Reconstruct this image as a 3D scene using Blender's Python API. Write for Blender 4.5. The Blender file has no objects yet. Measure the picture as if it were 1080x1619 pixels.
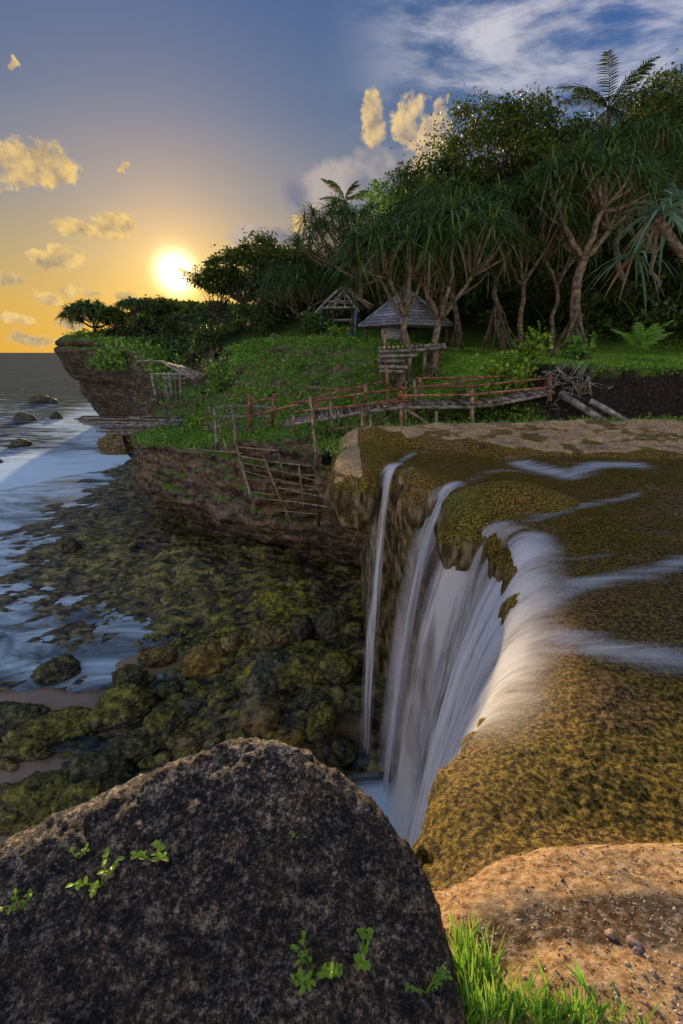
import bpy, bmesh, math, random
import numpy as np
import openvdb as vdb
from mathutils import Vector, Matrix

R = math.radians
SC = bpy.context.scene
COL = SC.collection
random.seed(7)
RNG = np.random.default_rng(11)

# ------------------------------------------------------------------ camera
CAM_Z = 8.5
PITCH = R(19.3)
FPX = 719.6            # focal length in photograph pixels (16 mm on a 36 mm high frame)
cam_d = bpy.data.cameras.new('camera')
cam = bpy.data.objects.new('camera', cam_d)
COL.objects.link(cam)
cam_d.sensor_fit = 'VERTICAL'
cam_d.sensor_height = 36.0
cam_d.sensor_width = 24.0
cam_d.lens = 16.0
cam_d.clip_start = 0.05
cam_d.clip_end = 60000
cam.location = (0, 0, CAM_Z)
cam.rotation_euler = (R(90) - PITCH, 0, 0)
SC.camera = cam

# ------------------------------------------------------------------ world, sun, exposure
SUN_EL = R(8.0)
SUN_AZ = R(-18.0)     # from +Y towards +X
SUN_DIR = Vector((math.sin(SUN_AZ) * math.cos(SUN_EL), math.cos(SUN_AZ) * math.cos(SUN_EL), math.sin(SUN_EL)))
SC.view_settings.view_transform = 'Standard'
SC.view_settings.look = 'None'
SC.view_settings.gamma = 1.0
SC.view_settings.use_curve_mapping = False
SC.cycles.use_denoising = True
SC.cycles.max_bounces = 6
SC.cycles.diffuse_bounces = 3
SC.cycles.glossy_bounces = 3
SC.cycles.transmission_bounces = 4
SC.cycles.transparent_max_bounces = 24
SC.cycles.caustics_reflective = False
SC.cycles.caustics_refractive = False
SC.cycles.sample_clamp_indirect = 4.0


def px_dir(u, v):
    a = (u - 540.0) / FPX
    b = (809.5 - v) / FPX
    c, s = math.cos(PITCH), math.sin(PITCH)
    return np.array((a, c + b * s, -s + b * c))


def at(u, v, y=None, z=None):
    """world point seen at photograph pixel (u, v) at world depth y or at height z"""
    d = px_dir(u, v)
    t = (y / d[1]) if y is not None else ((z - CAM_Z) / d[2])
    return Vector((d[0] * t, d[1] * t, CAM_Z + d[2] * t))


def nrm(v):
    return v / np.linalg.norm(v)


# ------------------------------------------------------------------ node helpers
class NT:
    def __init__(self, tree, clear=True):
        self.t = tree
        if clear:
            tree.nodes.clear()

    def n(self, kind, props=None, **ins):
        nd = self.t.nodes.new(kind)
        for k, v in (props or {}).items():
            setattr(nd, k, v)
        for k, v in ins.items():
            self.set(nd, k, v)
        return nd

    def set(self, nd, key, v):
        key = key.replace('__', ' ')
        sock = None
        if key.startswith('i_') and key[2:].isdigit():
            sock = nd.inputs[int(key[2:])]
        else:
            sock = nd.inputs[key]
        if isinstance(v, bpy.types.Node):
            v = v.outputs[0]
        if isinstance(v, bpy.types.NodeSocket):
            self.t.links.new(v, sock)
        else:
            if hasattr(sock.default_value, '__len__') and not hasattr(v, '__len__'):
                v = [v] * len(sock.default_value)
            if hasattr(sock.default_value, '__len__') and len(v) == 3 and len(sock.default_value) == 4:
                v = tuple(v) + (1,)
            sock.default_value = v

    def math(self, op, a, b=None, c=None, clamp=False):
        nd = self.t.nodes.new('ShaderNodeMath')
        nd.operation = op
        nd.use_clamp = clamp
        for i, v in enumerate((a, b, c)):
            if v is not None:
                self.set(nd, 'i_%d' % i, v)
        return nd.outputs[0]

    def vmath(self, op, a, b=None, scale=None):
        nd = self.t.nodes.new('ShaderNodeVectorMath')
        nd.operation = op
        self.set(nd, 'i_0', a)
        if b is not None:
            self.set(nd, 'i_1', b)
        if scale is not None:
            self.set(nd, 'Scale', scale)
        return nd.outputs['Value'] if op in ('DOT_PRODUCT', 'LENGTH', 'DISTANCE') else nd.outputs[0]

    def mix(self, fac, a, b, blend='MIX'):
        nd = self.t.nodes.new('ShaderNodeMix')
        nd.data_type = 'RGBA'
        nd.blend_type = blend
        self.set(nd, 'i_0', fac)
        self.set(nd, 'i_6', a)
        self.set(nd, 'i_7', b)
        return nd.outputs[2]

    def ramp(self, fac, stops, interp='LINEAR'):
        nd = self.t.nodes.new('ShaderNodeValToRGB')
        nd.color_ramp.interpolation = interp
        cr = nd.color_ramp
        while len(cr.elements) < len(stops):
            cr.elements.new(0.5)
        for e, (p, c) in zip(cr.elements, stops):
            e.position = p
            if not hasattr(c, '__len__'):
                c = (c, c, c)
            e.color = tuple(c) + (1,) if len(c) == 3 else c
        self.set(nd, 'Fac', fac)
        return nd.outputs[0]

    def smooth(self, x, lo, hi):
        nd = self.t.nodes.new('ShaderNodeMapRange')
        nd.interpolation_type = 'SMOOTHSTEP'
        self.set(nd, 'Value', x)
        self.set(nd, 'From Min', lo)
        self.set(nd, 'From Max', hi)
        return nd.outputs[0]

    def noise(self, vec, scale, detail=4, rough=0.55, dist=0.0, kind='FBM'):
        nd = self.t.nodes.new('ShaderNodeTexNoise')
        nd.noise_dimensions = '3D'
        nd.noise_type = kind
        self.set(nd, 'Vector', vec)
        self.set(nd, 'Scale', scale)
        self.set(nd, 'Detail', detail)
        self.set(nd, 'Roughness', rough)
        self.set(nd, 'Distortion', dist)
        return nd.outputs[0]

    def voro(self, vec, scale, feature='F1', out=0):
        nd = self.t.nodes.new('ShaderNodeTexVoronoi')
        nd.feature = feature
        self.set(nd, 'Vector', vec)
        self.set(nd, 'Scale', scale)
        return nd.outputs[out]

    def attr(self, name, out='Color'):
        nd = self.t.nodes.new('ShaderNodeAttribute')
        nd.attribute_name = name
        return nd.outputs[out]

    def sep(self, c):
        nd = self.t.nodes.new('ShaderNodeSeparateColor')
        self.set(nd, 'i_0', c)
        return nd.outputs

    def mapping(self, vec, scale=(1, 1, 1), rot=(0, 0, 0), loc=(0, 0, 0)):
        nd = self.t.nodes.new('ShaderNodeMapping')
        self.set(nd, 'Vector', vec)
        nd.inputs['Scale'].default_value = scale
        nd.inputs['Rotation'].default_value = rot
        nd.inputs['Location'].default_value = loc
        return nd.outputs[0]

    def bump(self, h, strength=0.5, dist=0.05, normal=None):
        nd = self.t.nodes.new('ShaderNodeBump')
        self.set(nd, 'Height', h)
        self.set(nd, 'Strength', strength)
        self.set(nd, 'Distance', dist)
        if normal is not None:
            self.set(nd, 'Normal', normal)
        return nd.outputs[0]


def material(name):
    m = bpy.data.materials.new(name)
    m.use_nodes = True
    nt = NT(m.node_tree)
    out = nt.n('ShaderNodeOutputMaterial')
    return m, nt, out


def simple_mat(name, stops, scale=6.0, rough=0.8, bump=0.3, bdist=0.01, stretch=(1, 1, 1), spec=0.3, detail=5, coord='Object', vary=0.0, translucent=0.0):
    """noise-driven colour ramp material in object space"""
    m, nt, out = material(name)
    tc = nt.n('ShaderNodeTexCoord')
    vec = nt.mapping(tc.outputs[coord], scale=stretch)
    f = nt.noise(vec, scale, detail, 0.6)
    col = nt.ramp(f, stops)
    if vary:
        oi = nt.n('ShaderNodeObjectInfo')
        k = nt.math('MULTIPLY_ADD', oi.outputs['Random'], vary * 2, 1 - vary)
        hs = nt.n('ShaderNodeHueSaturation', Color=col, Value=k)
        col = hs.outputs[0]
    p = nt.n('ShaderNodeBsdfPrincipled', Base__Color=col, Roughness=rough)
    p.inputs['Specular IOR Level'].default_value = spec
    if bump:
        f2 = nt.noise(vec, scale * 4, 4, 0.6)
        nt.set(p, 'Normal', nt.bump(f2, bump, bdist))
    sh = p.outputs[0]
    if translucent:
        tr = nt.n('ShaderNodeBsdfTranslucent', Color=col)
        ms = nt.n('ShaderNodeMixShader', i_0=translucent, i_1=sh, i_2=tr)
        sh = ms.outputs[0]
    nt.set(out, 'Surface', sh)
    return m


# ------------------------------------------------------------------ the sky
EXPOSURE = 1.5
SC.view_settings.exposure = EXPOSURE


def build_world():
    w = bpy.data.worlds.new('World')
    SC.world = w
    w.use_nodes = True
    w.cycles.sampling_method = 'MANUAL'
    w.cycles.sample_map_resolution = 512
    nt = NT(w.node_tree)
    out = nt.n('ShaderNodeOutputWorld')
    tc = nt.n('ShaderNodeTexCoord')
    d = nt.vmath('NORMALIZE', tc.outputs['Generated'])
    xyz = nt.n('ShaderNodeSeparateXYZ', Vector=d).outputs
    sky = nt.n('ShaderNodeTexSky', dict(sky_type='NISHITA', sun_disc=False, sun_elevation=SUN_EL, sun_rotation=SUN_AZ,
                                        altitude=0.0, air_density=1.0, dust_density=1.0, ozone_density=2.5))
    nish = nt.vmath('MINIMUM', nt.vmath('SCALE', sky.outputs[0], scale=0.10), (0.6, 0.6, 0.6))
    el = nt.math('MULTIPLY', nt.math('ARCSINE', xyz[2]), 180 / math.pi / 90.0)          # 0..1 over 90 degrees
    cs = nt.vmath('DOT_PRODUCT', d, tuple(SUN_DIR))
    th = nt.math('MULTIPLY', nt.math('ARCCOSINE', nt.math('MINIMUM', cs, 1.0)), 180 / math.pi)   # degrees from the sun
    # azimuth agreement with the sun
    hd = nt.vmath('NORMALIZE', nt.vmath('MULTIPLY', d, (1, 1, 0)))
    az = nt.vmath('DOT_PRODUCT', hd, (math.sin(SUN_AZ), math.cos(SUN_AZ), 0))
    toward = nt.ramp(el, [(0.0, (.78, .40, .03)), (0.05, (.66, .40, .07)), (0.10, (.43, .34, .17)), (0.16, (.215, .235, .27)), (0.24, (.095, .155, .285)),
                          (0.36, (.042, .110, .29)), (0.5, (.06, .13, .33)), (1.0, (.12, .20, .42))])
    side = nt.ramp(el, [(0.0, (.34, .29, .30)), (0.14, (.20, .225, .33)), (0.26, (.055, .140, .38)), (0.40, (.008, .062, .30)), (1.0, (.12, .20, .42))])
    back = nt.ramp(el, [(0.0, (1.05, .88, .80)), (0.15, (.98, .90, .94)), (0.4, (.60, .68, .92)), (0.7, (.28, .38, .62)), (1.0, (.12, .20, .42))])  # sky behind the view and overhead raised as added fill for the ground
    base = nt.mix(nt.smooth(az, 0.55, 0.97), side, toward)
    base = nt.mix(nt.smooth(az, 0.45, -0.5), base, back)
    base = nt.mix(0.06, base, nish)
    # aureole round the low sun
    g1 = nt.math('EXPONENT', nt.math('MULTIPLY', th, -1 / 6.5))
    g2 = nt.math('EXPONENT', nt.math('MULTIPLY', nt.math('MULTIPLY', th, th), -1 / 2.3))
    base = nt.vmath('ADD', base, nt.vmath('SCALE', (.95, .52, .09), scale=g1))
    base = nt.vmath('ADD', base, nt.vmath('SCALE', (4.0, 3.4, 2.2), scale=g2))
    # ---- clouds
    wob = nt.n('ShaderNodeTexNoise', Vector=d, Scale=13.0, Detail=7.0, Roughness=0.66)
    dd = nt.vmath('ADD', d, nt.vmath('SCALE', nt.vmath('SUBTRACT', wob.outputs['Color'], (0.5, 0.5, 0.5)), scale=0.075))
    blobs = [(25, 262, 62, 30), (80, 258, 34, 28), (120, 362, 42, 11), (180, 356, 34, 20), (60, 408, 26, 11), (98, 412, 38, 15), (18, 448, 24, 10),
             (66, 468, 30, 10), (108, 455, 22, 9), (145, 458, 18, 8), (30, 112, 10, 10), (588, 192, 22, 36), (648, 190, 30, 34), (690, 212, 30, 30),
             (668, 250, 20, 26), (318, 432, 26, 13), (345, 440, 24, 16), (375, 408, 14, 12), (20, 505, 30, 7), (110, 508, 26, 8), (60, 535, 45, 7), (200, 468, 14, 10),
             (475, 352, 16, 12), (190, 266, 9, 5)]
    veils = [(560, 292, 110, 34), (500, 312, 60, 26), (430, 372, 80, 16), (610, 262, 70, 26)]
    right = np.array((1.0, 0, 0))
    dens = veil = lsel = None
    sun_px = (285, 436)
    for j, (u, v, ru, rv) in enumerate(blobs + veils):
        dr = px_dir(u, v)
        L = np.linalg.norm(dr)
        c = dr / L
        side = nrm(np.cross(c, (0, 0, 1.0)))
        upv = np.cross(side, c)
        a_u = ru / FPX / L * 1.05
        a_v = rv / FPX / L * 1.1
        rel = nt.vmath('SUBTRACT', dd, tuple(c))
        x_ = nt.math('MULTIPLY', nt.vmath('DOT_PRODUCT', rel, tuple(side)), 1 / a_u)
        y_ = nt.math('MULTIPLY', nt.vmath('DOT_PRODUCT', rel, tuple(upv)), 1 / a_v)
        q = nt.math('SUBTRACT', 1.0, nt.math('ADD', nt.math('MULTIPLY', x_, x_), nt.math('MULTIPLY', y_, y_)))
        if j < len(blobs):
            # which way this puff turns towards the sun and the open sky
            sx, sy = sun_px[0] - u, -(sun_px[1] - v)
            sl = math.hypot(sx, sy)
            sx, sy = sx / sl * 0.8, sy / sl * 0.5 + 0.45
            li = nt.math('ADD', nt.math('MULTIPLY', x_, sx), nt.math('MULTIPLY', y_, sy))
            if dens is None:
                dens, lsel = q, li
            else:
                sel = nt.math('GREATER_THAN', q, dens)
                lsel = nt.math('ADD', nt.math('MULTIPLY', lsel, nt.math('SUBTRACT', 1.0, sel)), nt.math('MULTIPLY', li, sel))
                dens = nt.math('MAXIMUM', dens, q)
        else:
            veil = q if veil is None else nt.math('MAXIMUM', veil, q)
    puff = nt.noise(d, 30, 7, 0.62)
    puff2 = nt.noise(nt.vmath('ADD', d, tuple(Vector((SUN_DIR.x * .4 - .2, 0, 0.55)).normalized() * 0.016)), 30, 7, 0.62)
    body = nt.math('ADD', nt.math('MULTIPLY', nt.math('MINIMUM', dens, 0.75), 0.85), nt.math('MULTIPLY_ADD', puff, 2.6, -1.28))
    cm = nt.smooth(body, -0.03, 0.50)
    lit = nt.math('ADD', nt.math('MULTIPLY_ADD', nt.math('SUBTRACT', puff, puff2), 3.0, nt.math('MULTIPLY_ADD', body, -0.35, 0.72)), nt.math('MULTIPLY', lsel, 0.38), clamp=True)
    warm = nt.smooth(th, 42.0, 10.0)
    bright = nt.mix(warm, (.80, .60, .36), (.92, .62, .22))
    dark = nt.mix(warm, (.24, .23, .26), (.42, .32, .19))
    cc = nt.mix(lit, dark, bright)
    # soft grey veils low over the hill
    soft = nt.math('ADD', nt.math('MULTIPLY', veil, 0.8), nt.math('MULTIPLY_ADD', nt.noise(d, 11, 6, 0.6), 2.0, -1.0))
    vm = nt.smooth(soft, 0.0, 0.75)
    vc = nt.mix(nt.smooth(nt.noise(d, 8, 4, 0.55), 0.40, 0.62), (.19, .20, .27), (.52, .44, .40))
    # thin high cloud, streaked, over the right of the view and beyond
    hz = nt.math('MAXIMUM', xyz[2], 0.03)
    pl = nt.vmath('SCALE', d, scale=nt.math('DIVIDE', 1.0, nt.math('ADD', hz, 0.12)))
    ci = nt.mapping(pl, scale=(1.0, 1.7, 1.0), rot=(0, 0, R(40)))
    c1 = nt.noise(ci, 2.3, 9, 0.62, 0.25)
    c2 = nt.noise(pl, 1.0, 3, 0.5)
    cov = nt.math('MULTIPLY', nt.smooth(az, 0.965, 0.86), nt.smooth(xyz[2], 0.22, 0.45))
    cir = nt.math('MULTIPLY', nt.smooth(nt.math('MULTIPLY_ADD', c2, 0.6, c1), 0.76, 0.98), cov)
    base = nt.mix(nt.math('MULTIPLY', cir, 0.85), base, (.66, .64, .70))
    base = nt.mix(nt.math('MULTIPLY', vm, 0.8), base, vc)
    base = nt.mix(nt.math('MULTIPLY', cm, 0.95), base, cc)
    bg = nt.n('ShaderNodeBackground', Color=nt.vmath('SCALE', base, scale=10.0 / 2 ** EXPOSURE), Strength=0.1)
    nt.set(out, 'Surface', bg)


build_world()
sun_d = bpy.data.lights.new('sun', 'SUN')
sun_d.energy = 2.6
sun_d.angle = R(1.2)
sun_d.color = (1.0, 0.72, 0.42)
sun = bpy.data.objects.new('sun', sun_d)
COL.objects.link(sun)
sun.rotation_euler = (-SUN_DIR).to_track_quat('-Z', 'Y').to_euler()

# ------------------------------------------------------------------ numpy noise
def _hash(ix, iy, iz, seed):
    h = (ix.astype(np.uint32) * np.uint32(374761393) + iy.astype(np.uint32) * np.uint32(668265263)
         + iz.astype(np.uint32) * np.uint32(2147483647) + np.uint32(seed * 974634777 & 0xffffffff))
    h = (h ^ (h >> np.uint32(13))) * np.uint32(1274126177)
    h = h ^ (h >> np.uint32(16))
    return (h & np.uint32(0xffffff)).astype(np.float32) / np.float32(0xffffff)


def vnoise(x, y, z=None, seed=0):
    x = np.asarray(x, np.float32); y = np.asarray(y, np.float32)
    z = np.zeros_like(x) if z is None else np.asarray(z, np.float32)
    x, y, z = np.broadcast_arrays(x, y, z)
    fx, fy, fz = np.floor(x), np.floor(y), np.floor(z)
    ix, iy, iz = fx.astype(np.int64), fy.astype(np.int64), fz.astype(np.int64)
    tx, ty, tz = x - fx, y - fy, z - fz
    tx = tx * tx * (3 - 2 * tx); ty = ty * ty * (3 - 2 * ty); tz = tz * tz * (3 - 2 * tz)
    r = 0
    for dx in (0, 1):
        wx = tx if dx else 1 - tx
        for dy in (0, 1):
            wy = ty if dy else 1 - ty
            for dz in (0, 1):
                wz = tz if dz else 1 - tz
                r = r + wx * wy * wz * _hash(ix + dx, iy + dy, iz + dz, seed)
    return r * 2 - 1


def fbm(x, y, z=None, octaves=4, seed=0, gain=0.5, ridged=False):
    a, s, n = 1.0, 0, 0
    x = np.asarray(x, np.float32); y = np.asarray(y, np.float32)
    z = None if z is None else np.asarray(z, np.float32)
    for o in range(octaves):
        v = vnoise(x, y, z, seed + o * 17)
        if ridged:
            v = 1 - 2 * np.abs(v)
        s = s + a * v
        n += a
        a *= gain
        x = x * 2.03 + 5.1; y = y * 2.03 + 3.7
        if z is not None:
            z = z * 2.03 + 1.3
    return s / n


def sstep(x, lo, hi):
    t = np.clip((x - lo) / (hi - lo), 0, 1)
    return t * t * (3 - 2 * t)


def smax(a, b, k):
    h = np.clip(0.5 - 0.5 * (b - a) / k, 0, 1)
    return b + (a - b) * h + k * h * (1 - h)


def smin(a, b, k):
    return -smax(-a, -b, k)


def poly_sdf(X, Y, poly):
    """signed distance to a polygon, negative inside"""
    d = np.full(X.shape, 1e9, np.float32)
    s = np.ones(X.shape, np.float32)
    n = len(poly)
    for i in range(n):
        ax, ay = poly[i]
        bx, by = poly[(i + 1) % n]
        ex, ey = bx - ax, by - ay
        wx, wy = X - ax, Y - ay
        t = np.clip((wx * ex + wy * ey) / (ex * ex + ey * ey), 0, 1)
        dx, dy = wx - ex * t, wy - ey * t
        d = np.minimum(d, dx * dx + dy * dy)
        c1 = Y >= ay; c2 = Y < by; c3 = ex * wy > ey * wx
        flip = (c1 & c2 & c3) | (~c1 & ~c2 & ~c3)
        s = np.where(flip, -s, s)
    return s * np.sqrt(d)


# ------------------------------------------------------------------ mesh helpers
def tag(o, label=None, category=None, group=None, kind=None):
    if label: o['label'] = label
    if category: o['category'] = category
    if group: o['group'] = group
    if kind: o['kind'] = kind
    return o


def mesh_from(name, V, F, mat=None, smooth=True, attrs=None, uv=None):
    """V (n,3), F (m,3|4) int or list of such arrays; attrs {name: (n,3)} point colours"""
    V = np.asarray(V, np.float32)
    Fs = F if isinstance(F, list) else [F]
    Fs = [np.asarray(f, np.int32) for f in Fs if len(f)]
    me = bpy.data.meshes.new(name)
    me.vertices.add(len(V))
    me.vertices.foreach_set('co', V.ravel())
    nl = sum(f.size for f in Fs)
    npoly = sum(len(f) for f in Fs)
    me.loops.add(nl)
    me.loops.foreach_set('vertex_index', np.concatenate([f.ravel() for f in Fs]))
    me.polygons.add(npoly)
    starts, c = [], 0
    for f in Fs:
        starts.append(c + np.arange(len(f)) * f.shape[1])
        c += f.size
    me.polygons.foreach_set('loop_start', np.concatenate(starts).astype(np.int32))
    me.update(calc_edges=True)
    if smooth:
        me.polygons.foreach_set('use_smooth', np.ones(npoly, bool))
    for k, a in (attrs or {}).items():
        at_ = me.attributes.new(k, 'FLOAT_COLOR', 'POINT')
        a = np.asarray(a, np.float32)
        if a.shape[1] == 3:
            a = np.concatenate([a, np.ones((len(a), 1), np.float32)], 1)
        at_.data.foreach_set('color', a.ravel())
    if mat is not None:
        me.materials.append(mat)
    me.validate()
    return me


def link(name, me, parent=None, loc=None, rot=None):
    o = bpy.data.objects.new(name, me)
    COL.objects.link(o)
    if parent is not None:
        o.parent = parent
    if loc is not None:
        o.location = loc
    if rot is not None:
        o.rotation_euler = rot
    return o


def empty(name, loc=(0, 0, 0), rz=0.0):
    o = bpy.data.objects.new(name, None)
    COL.objects.link(o)
    o.location = loc
    o.rotation_euler = (0, 0, rz)
    o.empty_display_size = 0.1
    return o


def vnormals(V, F):
    V = V.astype(np.float64)
    n = np.zeros_like(V)
    q = F
    if q.shape[1] == 4:
        fn = np.cross(V[q[:, 2]] - V[q[:, 0]], V[q[:, 3]] - V[q[:, 1]])
    else:
        fn = np.cross(V[q[:, 1]] - V[q[:, 0]], V[q[:, 2]] - V[q[:, 0]])
    for k in range(q.shape[1]):
        for c in range(3):
            n[:, c] += np.bincount(q[:, k], fn[:, c], len(V))
    return n / (np.linalg.norm(n, axis=1, keepdims=True) + 1e-12)


def laplacian_smooth(V, F, it=1, lam=0.5):
    for _ in range(it):
        acc = np.zeros_like(V, dtype=np.float64)
        cnt = np.zeros(len(V))
        k = F.shape[1]
        for i in range(k):
            a, b = F[:, i], F[:, (i + 1) % k]
            for c in range(3):
                acc[:, c] += np.bincount(a, V[b, c], len(V)) + np.bincount(b, V[a, c], len(V))
            cnt += np.bincount(a, minlength=len(V)) + np.bincount(b, minlength=len(V))
        V = V + lam * (acc / np.maximum(cnt, 1)[:, None] - V)
    return V


def subdivide_quads(V, F):
    """linear subdivision of a quad mesh"""
    n = len(V)
    e = np.stack([F, np.roll(F, -1, 1)], -1)          # m,4,2
    es = np.sort(e.reshape(-1, 2), 1)
    key = es[:, 0].astype(np.int64) * n + es[:, 1]
    uk, inv = np.unique(key, return_inverse=True)
    ea, eb = uk // n, uk % n
    mid = (V[ea] + V[eb]) / 2
    cen = V[F].mean(1)
    V2 = np.concatenate([V, mid, cen])
    ei = (n + inv).reshape(-1, 4)
    ci = n + len(uk) + np.arange(len(F))
    qs = [np.stack([F[:, k], ei[:, k], ci, ei[:, (k - 1) % 4]], 1) for k in range(4)]
    return V2, np.concatenate(qs)


def sdf_mesh(sdf, origin, h):
    """isosurface of a signed distance array (x,y,z), negative inside -> V, F(quads)"""
    lim = 3 * h
    a = np.clip(sdf, -lim, lim).astype(np.float32)
    g = vdb.FloatGrid(lim)
    g.copyFromArray(np.ascontiguousarray(a))
    p, q = g.convertToQuads(0.0)
    V = np.asarray(p, np.float64) * h + np.asarray(origin)
    F = np.asarray(q, np.int64).copy()
    return V, F


def drop_faces(V, F, keep):
    F = F[keep]
    used = np.zeros(len(V), bool)
    used[F.ravel()] = True
    idx = np.cumsum(used) - 1
    return V[used], idx[F], used


def grid_faces(nx, ny):
    i = np.arange(nx - 1)[:, None] * ny + np.arange(ny - 1)[None]
    return np.stack([i, i + ny, i + ny + 1, i + 1], -1).reshape(-1, 4)


class MB:
    """collects tubes, boxes, ribbons; build() links ONE mesh object"""
    def __init__(self):
        self.V, self.F4, self.F3, self.n = [], [], [], 0

    def add(self, V, F):
        V = np.asarray(V, np.float64)
        F = np.asarray(F, np.int64)
        self.V.append(V)
        (self.F4 if F.shape[1] == 4 else self.F3).append(F + self.n)
        self.n += len(V)
        return self

    def tube(self, pts, radii, seg=6, caps=True):
        pts = np.asarray([tuple(p) for p in pts], np.float64)
        n = len(pts)
        if not hasattr(radii, '__len__'):
            radii = [radii] * n
        tang = np.gradient(pts, axis=0)
        tang /= np.linalg.norm(tang, axis=1, keepdims=True) + 1e-12
        ref = np.array((0, 0, 1.0)) if abs(tang[0, 2]) < 0.9 else np.array((1.0, 0, 0))
        rings = []
        u = np.cross(tang[0], ref); u /= np.linalg.norm(u)
        for i in range(n):
            u = u - tang[i] * np.dot(u, tang[i]); u /= np.linalg.norm(u) + 1e-12
            w = np.cross(tang[i], u)
            a = np.arange(seg) * 2 * np.pi / seg
            rings.append(pts[i] + radii[i] * (np.cos(a)[:, None] * u + np.sin(a)[:, None] * w))
        V = np.concatenate(rings)
        i = np.arange(n - 1)[:, None] * seg
        j = np.arange(seg)[None]
        k = (j + 1) % seg
        F = np.stack([i + j, i + k, i + seg + k, i + seg + j], -1).reshape(-1, 4)
        base = self.n
        self.add(V, F)
        if caps:
            c0 = len(V)
            self.V.append(np.array([pts[0], pts[-1]])); self.n += 2
            jj = np.arange(seg); kk = (jj + 1) % seg
            f0 = np.stack([kk, jj, np.full(seg, c0)], 1) + base
            o = (n - 1) * seg
            f1 = np.stack([o + jj, o + kk, np.full(seg, c0 + 1)], 1) + base
            self.F3.append(f0); self.F3.append(f1)
        return self

    def box(self, c, size, rot=None):
        x, y, z = [s / 2 for s in size]
        V = np.array([(-x, -y, -z), (x, -y, -z), (x, y, -z), (-x, y, -z), (-x, -y, z), (x, -y, z), (x, y, z), (-x, y, z)])
        if rot is not None:
            V = V @ np.array(rot).T
        V = V + np.array(tuple(c))
        F = np.array([(0, 3, 2, 1), (4, 5, 6, 7), (0, 1, 5, 4), (1, 2, 6, 5), (2, 3, 7, 6), (3, 0, 4, 7)])
        return self.add(V, F)

    def hexa(self, P):
        F = np.array([(0, 3, 2, 1), (4, 5, 6, 7), (0, 1, 5, 4), (1, 2, 6, 5), (2, 3, 7, 6), (3, 0, 4, 7)])
        return self.add(np.array([tuple(p) for p in P]), F)

    def mesh(self, name, mat, smooth=True):
        return mesh_from(name, np.concatenate(self.V), [np.concatenate(f) for f in (self.F4, self.F3) if f], mat, smooth)

    def build(self, name, mat, parent=None, smooth=True, loc=None):
        return link(name, self.mesh(name, mat, smooth), parent, loc)

# ------------------------------------------------------------------ lie of the land
COAST = [(-9.0, -2.5), (-3.2, -0.1), (-1.6, 0.75), (-0.4, 1.12), (0.2, 1.5), (0.4, 1.95), (0.6, 2.2), (0.9, 2.6), (1.25, 3.25), (1.58, 3.9),
         (1.85, 4.6), (1.98, 5.15), (1.8, 5.55), (1.42, 5.62), (1.42, 6.2), (1.62, 6.85), (1.62, 7.25), (1.15, 7.35), (0.95, 7.9),
         (0.72, 8.3), (0.5, 7.85), (-0.1, 7.95), (-0.22, 8.7), (-0.12, 9.7), (-0.3, 12.0), (-0.8, 14.2), (-2.3, 15.3), (-4.2, 16.5),
         (-6.2, 17.9), (-8.4, 19.3), (-9.8, 21.4), (-10.4, 25.0), (-11.6, 30.0), (-14.0, 36.0), (-19.5, 45.0), (-26.0, 52.0),
         (-31.5, 57.0), (-34.3, 60.0), (-34.6, 65.0), (-38.0, 80.0), (-58.0, 160.0), (120.0, 160.0), (120.0, -20.0), (-9.0, -20.0)]


def ip(x, xs, ys):
    return np.interp(x, xs, ys).astype(np.float32)


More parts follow.
